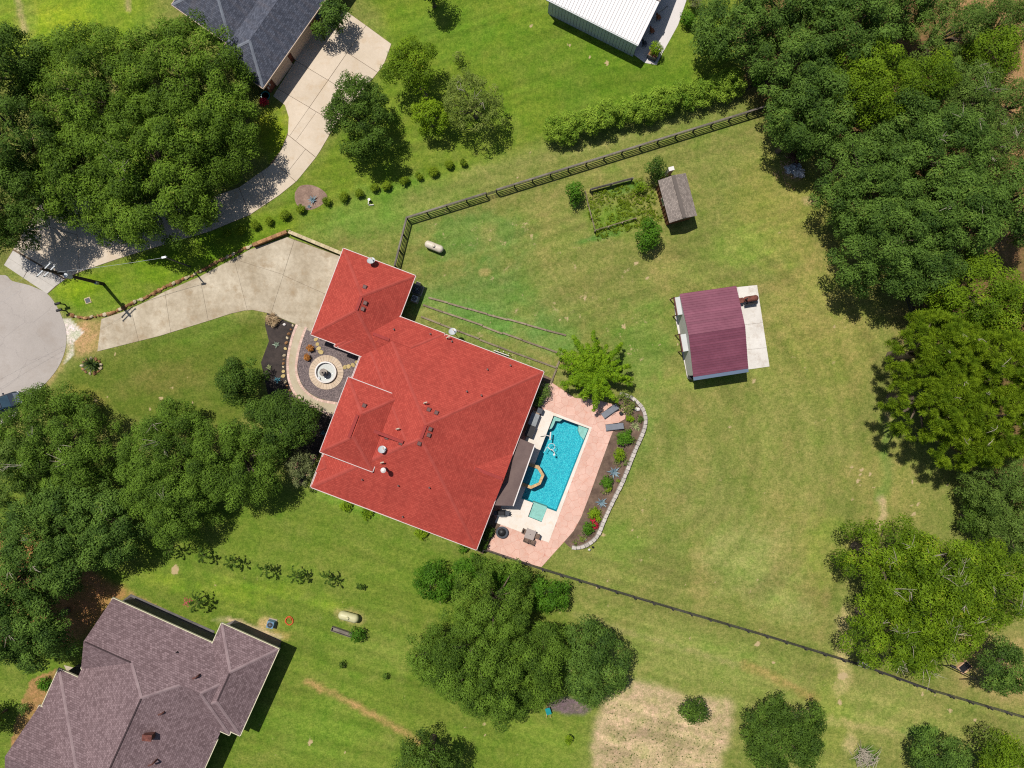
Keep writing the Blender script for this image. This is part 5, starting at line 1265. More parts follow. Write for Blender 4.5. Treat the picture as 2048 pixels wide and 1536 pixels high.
for x, y, r, h, s, l in [(1248, 878, 17, 1.2, 'bright', 'largest green bush in the pool bed below the loungers'), (1240, 911, 13, 1.0, 'lime', 'yellow green bush in the pool bed above the larger agave'), (1214, 964, 12, 1.0, 'bright', 'soft green bush in the pool bed between the two agaves'), (1217, 978, 6, .6, 'lime', 'small yellow shrub in the pool bed below the soft bush'), (1188, 1026, 12, .9, 'lime', 'light green plant in the pool bed below the lower agave'), (1177, 1056, 14, 1.1, 'bright', 'dark green bush beside the red flowers of the pool bed'),
                         (1256, 813, 16, 1.0, 'sparse', 'yellow variegated plant in the pool bed by the feathery tree'), (1250, 792, 14, 1.0, 'sparse', 'pale plant at the top end of the pool bed wall'), (1089, 783, 16, 1.6, 'feather', 'grey green shrub beside the red house at the top of the terrace'), (1078, 800, 13, 1.4, 'dark', 'dark shrub under the red roof gutter beside the terrace'),
                         (962, 1085, 14, 1.2, 'dark', 'dark shrub in the shaded bed beside the fire pit'), (976, 1066, 11, 1.0, 'dark', 'smaller dark shrub under the red roof gutter by the fire pit'), (88, 1370, 15, 1.0, 'bright', 'bright shrub in the bed of the mauve roofed house'), (45, 1418, 12, 0.9, 'feather', 'grey green shrub at the bed edge of the mauve roofed house'), (1262, 836, 8, .6, 'lime', 'low yellow green plant in the pool bed beside the striped yucca'), (1280, 838, 7, .5, 'feather', 'grey green tuft at the outer curve of the pool bed'), (1258, 864, 7, .5, 'bright', 'small green plant above the largest bush of the pool bed'), (1266, 880, 7, .6, 'sparse', 'pale tuft between the largest bush and the wall'), (1252, 925, 8, .6, 'feather', 'grey green tuft against the wall below the yellow green bush'), (1236, 926, 7, .5, 'sparse', 'straw coloured tuft above the large blue agave'), (1236, 962, 7, .5, 'lime', 'low plant between the large agave and the wall'), (1208, 985, 7, .5, 'sparse', 'straw coloured tuft between terrace edge and lower agave'), (1196, 1036, 8, .5, 'lime', 'low spreading plant above the red flowers'), (1163, 1078, 9, .4, 'sparse', 'dry grass tuft at the lower tip of the pool bed'), (1152, 1086, 7, .35, 'sparse', 'smallest dry tuft at the lower tip of the pool bed'), (1238, 897, 7, .5, 'sparse', 'tiny white flowered plant between the bushes of the pool bed'),
                         (692, 1010, 14, .6, 'lime', 'low weeds along the foundation near the crape myrtle'), (735, 1028, 12, .5, 'lime', 'low weeds along the middle of the lower foundation'), (845, 1065, 14, .6, 'lime', 'low weeds along the foundation near the pool end'), (925, 1098, 10, .6, 'bright', 'low green plant at the lowest corner of the red roof'), (625, 1160, 0, 0, '', '')]:
    if r: tree(l, x, y, r, h, s, 'bed_plant', 'plant', trunk=False, clump=0.6 if s in ('bright', 'feather', 'dark') else 0.7)
fl = tree('red flowering plant at the wall of the pool bed', 1190, 1052, 8, .7, 'shrub', 'flower_plant', 'flower', trunk=False)
fl.children[0].data.materials[0] = leaf_mat('red_petals', (0.30, 0.012, 0.02), (0.62, 0.03, 0.07))
fl = tree('small red flowers above the red flowering plant', 1186, 1041, 6, .5, 'shrub', 'flower_plant', 'flower', trunk=False)
fl.children[0].data.materials[0] = bpy.data.materials['red_petals']
fl = tree('red flowers under the corner of the slate roofed house', 528, 203, 9, .7, 'shrub', 'flower_plant', 'flower', trunk=False)
fl.children[0].data.materials[0] = bpy.data.materials['red_petals']
for x, y, l in ((619.5, 696, 'rust orange ball shrub nearer the garage on the gravel'), (614, 714, 'rust orange ball shrub nearer the fountain on the gravel')):
    fl = tree(l, x, y, 8.6, 1.0, 'shrub', 'ball_shrub', 'shrub', 'rust orange ball shrubs', trunk=False, dens=1.6)
    fl.children[0].data.materials[0] = bpy.data.materials.get('rust_leaves') or leaf_mat('rust_leaves', (0.16, 0.05, 0.012), (0.46, 0.19, 0.045), trans=0.1)

# rosettes -------------------------------------------------------------------------
def blade(L, w, droop, rise, m, name='leaf', keel=0.25):
    V, F = [], []; N = 6
    for i in range(N + 1):
        t = i / N; x = L * t; z = rise * t - droop * t * t; ww = w * (0.55 + 1.2 * t * (1 - t) * 1.4) * (1 - t ** 3) if i < N else 0.004
        V += [Vector((x, -ww, z + ww * keel)), Vector((x, 0, z)), Vector((x, ww, z + ww * keel))]
    for i in range(N):
        a = i * 3; F += [(a, a + 3, a + 4, a + 1), (a + 1, a + 4, a + 5, a + 2)]
    return raw(name, (V, F), m, True)
M['agave'] = surf('blue_agave', c(128, 156, 172), c(160, 184, 190), 4, 12, 0.18, rough=0.5, rand=0.2)
M['agave_green'] = surf('grey_green_agave', c(150, 176, 156), c(190, 204, 170), 4, 12, 0.18, rough=0.5, rand=0.2)
M['agave_teal'] = surf('teal_agave', c(70, 140, 158), c(96, 164, 178), 4, 12, 0.18, rough=0.5, rand=0.2)
M['yucca'] = surf('striped_yucca', c(150, 170, 96), c(218, 222, 160), 4, 14, 0.25, rough=0.5, rand=0.3)
M['cycad'] = surf('sago_fronds', c(48, 70, 30), c(80, 104, 44), 4, 12, 0.25, rough=0.5, rand=0.3)
BL = {}
def rosette(label, px, py, r, m, n=19, name='agave_plant', cat='agave', group=None, w=0.10, rise=0.55, z=0.02):
    p = W(px, py, 0.3); t = thing(name, label, cat, (p.x, p.y, z), group); rr = random.Random(px * 7 + py)
    key = (m, w, rise)
    if key not in BL: BL[key] = blade(1.0, w, rise * 0.55, rise, M[m])
    for i in range(n):
        a = i * 2.39996; k = 0.55 + 0.45 * (i / n); tilt = 0.9 * (1 - i / n)
        inst('leaf', BL[key], t, (p.x, p.y, z + 0.02), 0, (r * S * k * rr.uniform(.9, 1.1),) * 3, (rr.uniform(-.15, .15), -tilt * 0.9 + rr.uniform(-.1, .1), a))
    return t
rosette('large blue agave in the pool bed beside the middle of the wall', 1228, 944, 16, 'agave')
rosette('blue agave in the pool bed lower down by the narrowing of the bed', 1203, 1005, 15, 'agave')
rosette('striped yucca in the pool bed near the lounger feet', 1270, 851, 13, 'yucca', 40, 'yucca_plant', 'yucca', w=0.05, rise=0.9)
rosette('small pale plant beside the striped yucca', 1277, 858, 6, 'yucca', 24, 'yucca_plant', 'yucca', w=0.06, rise=0.9)
rosette('pale green agave in the open mulch bed', 552, 689, 8.5, 'agave_green', 18, w=0.13)
rosette('yellowish agave at the shade line of the mulch bed', 537, 735, 8, 'yucca', 20, w=0.12)
rosette('teal agave in the shaded mulch bed near the walk', 554, 760, 9.5, 'agave_teal', 18, w=0.1)
rosette('blue agave in the round bark bed beside the shrub row', 625, 399, 12, 'agave', 18, w=0.1)
rosette('smaller blue agave at the edge of the round bark bed', 617, 412, 7, 'agave', 14, w=0.1)
rosette('small blue agave under the eave by the crape myrtle', 645, 866, 8, 'agave_teal', 14, w=0.1)
rosette('white striped plant where terrace meets the top of the pool bed', 1272, 818, 6, 'agave_green', 18, w=0.16)
rosette('sago palm on the rocky mound beside the street', 184, 728, 22, 'cycad', 60, 'sago_palm', 'palm', w=0.045, rise=0.75, z=0.3)

# ------------------------------------------------------------------ objects
ORD = ['first', 'second', 'third', 'fourth', 'fifth', 'sixth', 'seventh', 'eighth', 'ninth', 'tenth']
RK = [raw('stone', rock(random.Random(i), .30, .22, .19), M['rust_stone' if i % 3 else 'pale_stone'], False) for i in range(6)]
FLG = [raw('flagstone', prism([(0.3 * math.cos(a) * random.Random(a + i).uniform(.75, 1.1), .24 * math.sin(a) * random.Random(a * 3 + i).uniform(.75, 1.1)) for a in [k * .9 for k in range(7)]], 0, .06), M['flag']) for i in range(3)]
BX = raw('rail', box(0, 0, 0, 1, 1, 1), M['black_wood'])
# stone edging of the driveway strip
ed = thing('stone_edging', 'row of rust and cream fieldstones between grass strip and driveway', 'stone edging', W(350, 570))
PE = smooth_path([(140, 628), (165, 636), (190, 633), (230, 624), (265, 606), (300, 591), (345, 568), (390, 549), (430, 527), (470, 507), (505, 491)], 5)
for i, (x, y, a) in enumerate(along(PE, 6.6)):
    r = random.Random(i); p = W(x + r.uniform(-1, 1), y + r.uniform(-1, 1)); s = r.uniform(.7, 1.15)
    inst('stone', RK[r.randrange(6)], ed, (p.x, p.y, 0.08), -a + r.uniform(-.5, .5), (s, s * r.uniform(.8, 1.2), s * r.uniform(.8, 1.4)))
# retaining wall round the top of the driveway
rw_ = thing('retaining_wall', 'angled stone retaining wall with a cream cap at the top of the driveway', 'wall', W(600, 475))
for (x0, y0), (x1, y1), m in (((505, 490), (573, 463), 'rust_stone'), ((577, 463), (686, 508), 'cap')):
    a, b_ = W(x0, y0, .6), W(x1, y1, .6); d = b_ - a; rz = math.atan2(d.y, d.x); n = round(d.length / .6)
    mid = (a + b_) / 2; mesh('wall_body', box(mid.x, mid.y, -.05, d.length, .34, .6, rz), M['rust_stone'], rw_)
    for i in range(n):
        p = a.lerp(b_, (i + .5) / n); mesh('cap_stone', box(p.x, p.y, .6, d.length / n - .02, .40, .68 + (i % 3) * .006, rz), M[m], rw_)
p = W(577, 461, 1.0); lp = thing('wall_hoop', 'black iron hoop standing at the corner of the retaining wall', 'iron hoop', (p.x, p.y, 0))
mesh('hoop', tube([p + Vector((.25 * math.cos(t), 0.1, -.3 + .3 * math.sin(t))) for t in [i * .4 for i in range(9)]], .03, 6), M['black_metal'], lp); mesh('stake', cyl((p.x, p.y + .1, 0), (p.x, p.y + .1, .5), .03), M['black_metal'], lp)
# loose border stones
_walk = ['next to the driveway', 'second from the driveway', 'third from the driveway', 'fourth from the driveway', 'fifth from the driveway', 'flat one opposite the rust ball shrubs', 'just past the flat one', 'second past the flat one', 'third past the flat one', 'before the two pale flat stones', 'first of the two pale flat stones', 'second of the two pale flat stones', 'just past the pale flat stones', 'second past the pale flat stones', 'at the sharpest bend', 'past the sharpest bend', 'nearing the magnolia shade', 'at the magnolia shade', 'last under the magnolia']
for i, (x, y) in enumerate([(588, 651), (584, 659), (580, 668), (577, 676), (575, 686), (573, 697), (571, 711), (570, 719), (569, 727), (569, 734), (569, 743), (569, 752), (573, 764), (576, 772), (582, 781), (589, 790), (598, 798), (607, 806), (618, 812)]):
    p = W(x - 2, y); r = random.Random(i + 50); s = r.uniform(.55, 1.0) * (1.25 if i in (5, 10, 11) else .85)
    o = inst('border_stone', FLG[i % 3] if i in (5, 10, 11) else RK[i % 6], None, (p.x, p.y, .06), r.uniform(0, 6), (s, s, s))
    tag(o, f'border stone of the curved walk, {_walk[i]}', 'stone', 'border stones of the walk')
for i, (x, y) in enumerate([(632, 679), (635, 688), (638, 697), (642, 704), (690, 734), (697, 733), (706, 730), (714, 725), (634, 681)][:8]):
    p = W(x, y); r = random.Random(i + 90); s = r.uniform(.9, 1.25)
    tag(inst('stepping_stone', FLG[i % 3], None, (p.x, p.y, .04), r.uniform(0, 6), (s, s, 1)), f'ochre stepping stone on the gravel, {ORD[i % 4]} ' + ('on the garage side of the fountain' if i < 4 else 'on the front door side of the fountain'), 'stone', 'stepping stones by the fountain')
for i, (x, y, s, l) in enumerate([(545, 640, 1.0, 'dried brown ornamental grass mound beside the driveway'), ]):
    t_ = tree(l, x, y, 15, .7, 'shrub', 'dry_grass_mound', 'grass mound', trunk=False, dens=1.0)
    t_.children[0].data.materials[0] = leaf_mat('dry_grass', (0.20, 0.12, 0.06), (0.45, 0.33, 0.19), trans=.1)
p = W(569, 649, .1); tag(inst('white_rock', raw('rock', rock(random.Random(3), .2, .17, .15), M['white_paint']), None, (p.x, p.y, .12)), 'round white rock in the dark mulch bed', 'rock')
p = W(1275, 818.5, .1); tag(inst('white_rock', raw('rock', rock(random.Random(4), .32, .25, .2), M['white_paint']), None, (p.x, p.y, .14)), 'white rock at the curve of the pool bed wall', 'rock')
p = W(1171, 1079, .1); tag(inst('white_rock', raw('rock', rock(random.Random(5), .17, .15, .14), M['white_paint']), None, (p.x, p.y, .1)), 'small white rock at the lower tip of the pool bed', 'rock')
mnd = thing('rock_mound', 'ring of rust rocks around the sago palm', 'rock mound', W(184, 730))
for i in range(13):
    a = i * .483 + .3; r = random.Random(i); x, y = 184 + math.cos(a) * 19, 732 + math.sin(a) * 15
    p = W(x, y); inst('stone', RK[i % 6], mnd, (p.x, p.y, .06), a, (r.uniform(.6, 1),) * 3)
# fountain -----------------------------------------------------------------------------
f0 = W(651, 744.5, .4); fx, fy = f0.x, f0.y
ft = thing('fountain', 'round white fountain with tiered centre and ring of sand pavers', 'fountain', (fx, fy, 0))
K = S
for i in range(32):
    a0, a1 = 2 * math.pi * i / 32 + .006, 2 * math.pi * (i + 1) / 32 - .006
    q4 = [(fx + r * math.cos(a), fy + r * math.sin(a)) for r, a in ((22 * K, a0), (34.5 * K, a0), (34.5 * K, a1), (22 * K, a1))]
    mesh('paver', prism(q4, 0, .10 + (i % 3) * .004), M['paver'], ft)
mesh('basin', lathe(fx, fy, [(21.5 * K, 0), (21.5 * K, .42), (19.3 * K, .44), (18.6 * K, .40), (18.5 * K, .12), (.01, .12)], 40), M['white_paint'], ft)
mesh('water', lathe(fx, fy, [(18.4 * K, .25), (.01, .251)], 40), M['clear_water'], ft)
gx_, gy_ = fx - .1, fy - .03
mesh('pedestal', lathe(gx_, gy_, [(.36, .1), (.36, .3), (.18, .42), (.13, .75), (.16, .85), (.44, .93), (.47, 1.0), (.42, .98), (.16, .92), (.10, 1.1), (.12, 1.3), (.26, 1.38), (.28, 1.44), (.22, 1.42), (.07, 1.4), (.09, 1.62), (.05, 1.8), (.01, 1.84)], 20), M['fount'], ft, smooth=True)
p = W(638, 756, .3); mesh('pump_box', box(p.x, p.y, .12, .22, .26, .34, .5), M['galv'], ft)
# pool things --------------------------------------------------------------------------
def lounger(label, px, py, rz):
    p = W(px, py); t = thing('sun_lounger', label, 'lounger', p, 'pool loungers')
    R_ = lambda x, y, z: Vector((p.x + x * math.cos(rz) - y * math.sin(rz), p.y + x * math.sin(rz) + y * math.cos(rz), z))
    def slab_(x0, z0, x1, z1, w, th):
        V = [R_(x, y, z + dz) for dz in (0, th) for x, y, z in ((x0, -w, z0), (x1, -w, z1), (x1, w, z1), (x0, w, z0))]
        return V, [(3, 2, 1, 0), (4, 5, 6, 7), (0, 1, 5, 4), (1, 2, 6, 5), (2, 3, 7, 6), (3, 0, 4, 7)]
    mesh('seat_sling', slab_(-1.05, .36, .35, .36, .34, .03), M['sling'], t)
    mesh('back_sling', slab_(.35, .36, 1.05, .66, .34, .03), M['sling'], t)
    for s in (-1, 1):
        mesh('side_rail', tube([R_(-1.08, s * .36, .36), R_(.36, s * .36, .36), R_(1.08, s * .36, .68)], .03, 6), M['dark_metal'], t)
        for x in (-.9, .5): mesh('leg', cyl(R_(x, s * .34, 0.05), R_(x, s * .34, .36), .03, None, 6), M['dark_metal'], t)
        mesh('arm_rest', tube([R_(-.1, s * .40, .36), R_(-.05, s * .40, .55), R_(.45, s * .40, .55)], .025, 6), M['dark_metal'], t)
lounger('grey sling lounger under the feathery tree', 1219, 822, R(36))
lounger('grey sling lounger beside the edge of the planting bed', 1228, 853, R(7))
p = W(1241, 826); t = thing('round_pot', 'small dark round pot beside the upper lounger', 'pot', p)
mesh('pot', lathe(p.x, p.y, [(.14, .05), (.2, .35), (.23, .4), (.2, .4), (.17, .3), (.01, .3)], 16), M['black_metal'], t)
def chair(label, x, y, rz):
    p = W(x, y); t = thing('patio_chair', label, 'chair', p, 'wicker chairs at the patio table')
    R_ = lambda a, b_, z: Vector((p.x + a * math.cos(rz) - b_ * math.sin(rz), p.y + a * math.sin(rz) + b_ * math.cos(rz), z))
    q0 = R_(0, 0, 0); mesh('seat', box(q0.x, q0.y, .40, .54, .54, .47, rz), M['wicker'], t)
    q0 = R_(-.27, 0, 0); mesh('backrest', box(q0.x, q0.y, .45, .08, .54, .95, rz), M['wicker'], t)
    for s in (-1, 1):
        q0 = R_(0, s * .27, 0); mesh('arm', box(q0.x, q0.y, .60, .5, .07, .66, rz), M['wicker'], t)
        for a in (-.22, .22):
            q0 = R_(a, s * .24, 0); mesh('leg', box(q0.x, q0.y, .04, .05, .05, .42, rz), M['black_metal'], t)
chair('wicker chair on the fire pit side of the patio table', 1049, 1061, R(-22)); chair('wicker chair on the pool side of the patio table', 1073.5, 1070, R(158))
chair('wicker chair at the near side of the patio table towards the fire pit', 1052, 1077, R(68)); chair('wicker chair at the near side of the patio table towards the lawn', 1064, 1081.5, R(68))
p = W(1060, 1066); t = thing('patio_table', 'grey square patio table on the pale pool deck', 'table', p)
mesh('table_top', box(p.x, p.y, .70, 1.15, 1.15, .75, R(-20)), M['table_top'], t)
for a in (-1, 1):
    for b_ in (-1, 1):
        q0 = Vector((a * .48, b_ * .48, 0)); q0.rotate(Matrix.Rotation(R(-20), 3, 'Z')); mesh('leg', box(p.x + q0.x, p.y + q0.y, .06, .06, .06, .7, R(-20)), M['black_metal'], t)
mesh('umbrella_hole', cyl((p.x, p.y, .75), (p.x, p.y, .765), .05), M['black_metal'], t)
p = W(1004, 1063); t = thing('fire_pit', 'round dark iron fire pit on the salmon terrace', 'fire pit', p)
mesh('bowl', lathe(p.x, p.y, [(.2, .25), (.55, .42), (.6, .5), (.52, .5), (.3, .38), (.01, .36)], 24), M['rust'], t)
mesh('rim', lathe(p.x, p.y, [(.55, .48), (.72, .5), (.72, .53), (.55, .53)], 24), M['dark_metal'], t)
mesh('dome_screen', lathe(p.x, p.y, [(.5, .53), (.42, .68), (.25, .78), (.05, .82), (.01, .82)], 12), M['black_metal'], t)
for a in range(4): mesh('leg', cyl((p.x + .45 * math.cos(a * 1.57 + .4), p.y + .45 * math.sin(a * 1.57 + .4), .04), (p.x + .4 * math.cos(a * 1.57 + .4), p.y + .4 * math.sin(a * 1.57 + .4), .45), .035, None, 6), M['dark_metal'], t)
p = W(1003, 1024); t = thing('gas_grill', 'black gas grill beside the end of the patio cover', 'grill', p)
mesh('cabinet', box(p.x, p.y, .08, 1.0, .62, .8, 0), M['dark_metal'], t); mesh('lid', box(p.x, p.y + .05, .8, .9, .55, 1.12, 0, .8), M['black_metal'], t)
for s in (-1, 1): mesh('side_shelf', box(p.x + s * .72, p.y, .76, .4, .5, .8), M['dark_metal'], t)
mesh('handle', cyl((p.x - .35, p.y - .3, .95), (p.x + .35, p.y - .3, .95), .025), M['galv'], t)
p = W(1016.5, 1025); t = thing('folding_stand', 'small black folding stand next to the gas grill', 'stand', p)
for s in (-1, 1):
    mesh('leg', tube([(p.x - .25, p.y + s * .25, .08), (p.x + .25, p.y + s * .25, .7)], .02, 5), M['black_metal'], t); mesh('leg', tube([(p.x + .25, p.y + s * .25, .08), (p.x - .25, p.y + s * .25, .7)], .02, 5), M['black_metal'], t)
mesh('tray', box(p.x, p.y, .69, .5, .1, .72), M['black_metal'], t)
p = W(1064, 845); t = thing('outdoor_kitchen', 'grey granite outdoor kitchen counter under the red roof gutter', 'counter', p)
mesh('cabinet', box(p.x, p.y, .06, .85, 2.9, .88, R(-20.7)), M['brick_tan'], t)
q0 = W(1067, 838); mesh('counter_top', box(q0.x, q0.y, .88, 1.0, 1.5, .94, R(-20.7)), M['granite'], t)
q0 = W(1060, 861); mesh('built_in_grill', box(q0.x, q0.y, .86, .95, 1.45, 1.05, R(-20.7), .9), M['black_metal'], t)
p = W(1079, 821); t = thing('mini_fridge', 'dark outdoor fridge box at the corner of the pool deck', 'fridge', p)
mesh('body', box(p.x, p.y, .06, .62, .62, .9, R(-20.7)), M['dark_metal'], t); mesh('door', box(p.x + .32, p.y - .12, .12, .05, .56, .86, R(-20.7)), M['black_metal'], t)
p = W(1098, 872); t = thing('pool_skimmer', 'white floating skimmer rod at the edge of the pool', 'skimmer', p)
mesh('pole', tube([W(1088, 869, .12), W(1101, 873, .0)], .05, 6), M['white_paint'], t); mesh('head', tube([W(1101.5, 864, 0), W(1100, 880, 0)], .09, 6), M['white_paint'], t)
mesh('brush', tube([W(1081, 873.5, .1), W(1089, 872, .12)], .04, 6), M['black_metal'], t)
p = W(1100, 895); t = thing('pool_cleaner_hose', 'white looping cleaner hose floating on the pool', 'hose', p)
mesh('hose', tube(smooth_path([W(x, y, .0) for x, y in [(1089, 903), (1092, 897), (1096, 894), (1101, 899), (1106, 901), (1109, 906), (1108, 911)]], 4), .035, 6), M['white_paint'], t)
mesh('loop', tube(smooth_path([W(1103 + 7 * math.cos(a), 893 + 6 * math.sin(a), 0) for a in [i * .7 for i in range(10)]], 3), .03, 6), M['white_paint'], t)
mesh('cleaner', box(p.x + .48, p.y - .85, -.08, .22, .2, .08), M['white_paint'], t)
for x, y, l in ((1178, 1098, 'small white solar path light at the lawn side of the wall'), (1185, 1093, 'small black solar path light at the lawn side of the wall')):
    p = W(x, y); t = thing('path_light', l, 'path light', p); mm = M['white_paint'] if 'white' in l else M['black_metal']
    mesh('stake', cyl((p.x, p.y, 0), (p.x, p.y, .35), .025), M['black_metal'], t); mesh('hood', lathe(p.x, p.y, [(.1, .33), (.14, .35), (.03, .45)], 12), mm, t)
# fences -----------------------------------------------------------------------------------
def fence(label, path, step, heights, skip=(), m='black_wood', top=1.35, cap=False, rw=0.05, name='board_fence', post=0.13, rz_=0.13):
    pts = []
    for (x0, y0), (x1, y1) in zip(path, path[1:]):
        k = max(1, round(math.hypot(x1 - x0, y1 - y0) / step)); pts += [(x0 + (x1 - x0) * i / k, y0 + (y1 - y0) * i / k, 0) for i in range(k)]
    pts.append((*path[-1], 0)); a0 = W(*path[0], top)
    t = thing(name, label, 'fence', (a0.x, a0.y, 0))
    ws = [W(x, y, top) for x, y, _ in pts]
    pm = raw('post', box(0, 0, 0, post, post, top + .05), M[m]); rm = raw('rail', box(0, 0, 0, 1, rw, rz_), M[m]); cm = raw('cap', box(0, 0, 0, 1, .19, .03), M['grey_wood'])
    for i, p in enumerate(ws):
        inst('post', pm, t, (p.x, p.y, 0))
        if i == len(ws) - 1 or i in skip: continue
        q0 = ws[i + 1]; d = q0 - p; mid = (p + q0) / 2; rz = math.atan2(d.y, d.x); nn = Vector((-d.y, d.x, 0)).normalized() * (post / 2 + rw / 2 + .004)
        rr = random.Random(i)
        for h in heights: inst('rail', rm, t, (mid.x + nn.x, mid.y + nn.y, h + rr.uniform(-.015, .015)), rz, (d.length + .02, 1, 1))
        if cap: inst('cap_board', cm, t, (mid.x, mid.y, top + .052), rz, (d.length, 1, 1))
    return t
fence('black four rail fence from the garage wing to the bar gate', [(789, 531), (813, 435), (972, 386)], 38.8, (.25, .68, 1.1), cap=True)
fence('black four rail fence from the bar gate up to the forest', [(993, 379.5), (1536, 211), (1605, 189)], 38.8, (.25, .68, 1.1), cap=True)
wt = thing('bar_gate', 'narrow gate of thin bars in the black rail fence', 'gate', W(984, 389))
for h in (.3, .6, .9, 1.2): mesh('bar', tube([Vector((W(972, 386, 1.35).x, W(972, 386, 1.35).y, h)), Vector((W(993, 379.5, 1.35).x, W(993, 379.5, 1.35).y, h))], .03, 5), M['black_metal'], wt)
fence('dark rail fence running from the terrace down to the lower corner', [(966, 1102), (1085, 1142), (1270, 1198), (1536, 1276), (1730, 1336), (1870, 1386), (2062, 1442), (2120, 1460)], 40.2, (.25, .65, 1.05), top=1.2)
fence('black rail fence in the deep shade under the oaks', [(1800, 545), (1820, 590), (1845, 675), (1880, 760)], 38, (.25, .68, 1.1))
fence('black rail fence by the bare path below the pines', [(1920, 880), (1945, 960), (1990, 1040)], 38, (.25, .68, 1.1))
fence('short dark fence at the forest end of the hedge', [(1500, 172), (1550, 156)], 26, (.4, .8, 1.1))
fence('weathered slatted fence at the back of the vegetable plot', [(1182, 378), (1266, 356)], 42, (.18, .38, .58, .78, .98), m='grey_wood', top=1.15, rz_=.1)
fence('low rustic fence at the front of the vegetable plot', [(1190, 462), (1272, 437)], 27, (.3, .55), m='timber', top=.6, rz_=.09)
fence('low thin fence along the side of the vegetable plot', [(1170, 382), (1176, 410), (1190, 462)], 27, (.35, .6), m='timber', top=.65, rz_=.05, post=.07)
# landscape timbers ----------------------------------------------------------------------------
for (x0, y0, x1, y1), l in (((857, 596, 1132, 671), 'terrace row farthest from the red roof'), ((846, 609, 1124, 709), 'middle terrace row'), ((842, 634, 1114, 737), 'terrace row along the gutter of the red roof'), ((1124, 709, 1101, 766), 'short row closing the terraces beside the feathery tree')):
    t = thing('timber_terrace', f'line of weathered landscape timbers, {l}', 'timber edging', W((x0 + x1) / 2, (y0 + y1) / 2), 'timber terraces' if False else None)
    a, b_ = W(x0, y0), W(x1, y1); d = b_ - a; n = max(2, round(d.length / 2.4))
    for i in range(n):
        p = a.lerp(b_, (i + .5) / n); rr = random.Random(i + x0)
        inst('timber', raw('timber', box(0, 0, 0, d.length / n - .04, .2, .22), M['timber']) if i == 0 else t.children[0].data, t, (p.x, p.y + rr.uniform(-.06, .06), -.03), math.atan2(d.y, d.x) + rr.uniform(-.02, .02))
# utilities beside the garage wing
def condenser(label, px, py, s, h, m, rz):
    p = W(px, py, h); t = thing('air_conditioner', label, 'air conditioner', (p.x, p.y, 0))
    mesh('pad', box(p.x, p.y, -.02, s * 1.3, s * 1.3, .08, rz), M['concrete_old'], t); mesh('cabinet', box(p.x, p.y, .08, s, s, h, rz), m, t)
    mesh('fan_guard', lathe(p.x, p.y, [(s * .40, h), (s * .40, h + .04), (s * .30, h + .06), (s * .12, h + .06), (.01, h + .07)], 18), M['black_metal'], t)
    for i in range(4):
        a = i * math.pi / 4; mesh('guard_bar', tube([(p.x + s * .4 * math.cos(a), p.y + s * .4 * math.sin(a), h + .075), (p.x - s * .4 * math.cos(a), p.y - s * .4 * math.sin(a), h + .075)], .012, 4), M['galv'], t)
condenser('dark air conditioner in the shade beside the garage wing', 834, 578, .95, .95, M['dark_metal'], R(-20)); condenser('smaller air conditioner in the shade near the timber rows', 829, 597, .7, .8, M['galv'], R(-20))
condenser('blue air conditioner on bare ground behind the mauve roofed house', 540, 1250, .8, .8, M['blue_metal'], R(-15))
p = W(838, 569); t = thing('utility_box', 'small tan utility box at the garage wing wall', 'utility box', p); mesh('body', box(p.x, p.y, 0, .45, .35, .8, R(-20)), M['cream_wall'], t); mesh('lid', box(p.x, p.y, .8, .5, .4, .85, R(-20)), M['cream_wall'], t)
p = W(1003, 707); t = thing('pipe_rack', 'white plastic pipe rack below the red roof gutter', 'pipe rack', p); dx = Vector((math.cos(R(-20)), math.sin(R(-20)), 0)); dy = Vector((-dx.y, dx.x, 0))
for i in range(6): mesh('upright', tube([p + dx * (-.85 + i * .34) + dy * (.25 * (i % 2)), p + dx * (-.85 + i * .34) + dy * (.25 * (i % 2)) + Vector((0, 0, 1.1))], .05, 6), M['white_paint'], t)
for h in (.35, 1.05): mesh('pipe', tube([p - dx * .95 + Vector((0, 0, h)), p + dx * .95 + Vector((0, 0, h))], .05, 6), M['white_paint'], t)
def tank(label, px, py, rz, L, r, m):
    p = W(px, py, .8); t = thing('propane_tank', label, 'propane tank', (p.x, p.y, 0)); d = Vector((math.cos(rz), math.sin(rz), 0)); cz = Vector((p.x, p.y, r + .22))
    mesh('body', capsule(cz - d * L / 2, cz + d * L / 2, r, 18), m, t, smooth=True)
    mesh('dome_lid', lathe(p.x, p.y, [(.19, 2 * r + .15), (.19, 2 * r + .32), (.13, 2 * r + .39), (.01, 2 * r + .41)], 14), m, t, smooth=True)
    for s in (-1, 1):
        q0 = cz + d * s * L * .3; mesh('foot', box(q0.x, q0.y, 0, .22, r * 1.2, r * .6, rz), M['concrete_old'], t)
tank('white propane tank with rust stains on the yard grass', 868, 493, R(-22), 2.35, .45, M['tank']); tank('cream propane tank on a bare patch of the lower lawn', 697, 1234, R(-15), 2.5, .52, M['tank2'])
p = W(685, 1262); t = thing('feed_trough', 'long grey weathered trough below the cream propane tank', 'trough', p); rz = R(-19)
for s in (-1, 1):
    q0 = p + Vector((-math.sin(rz), math.cos(rz), 0)) * s * .22; mesh('side_board', box(q0.x, q0.y, 0, 2.6, .06, .5, rz), M['grey_wood'], t)
mesh('bottom_board', box(p.x, p.y, .2, 2.5, .42, .25, rz), M['grey_wood'], t)
for s in (-1, 1): q0 = p + Vector((math.cos(rz), math.sin(rz), 0)) * s * 1.27; mesh('end_board', box(q0.x, q0.y, 0, .06, .5, .55, rz), M['grey_wood'], t)
p = W(579, 1241); t = thing('garden_hose', 'bright orange hose coiled on the lower lawn', 'hose', p)
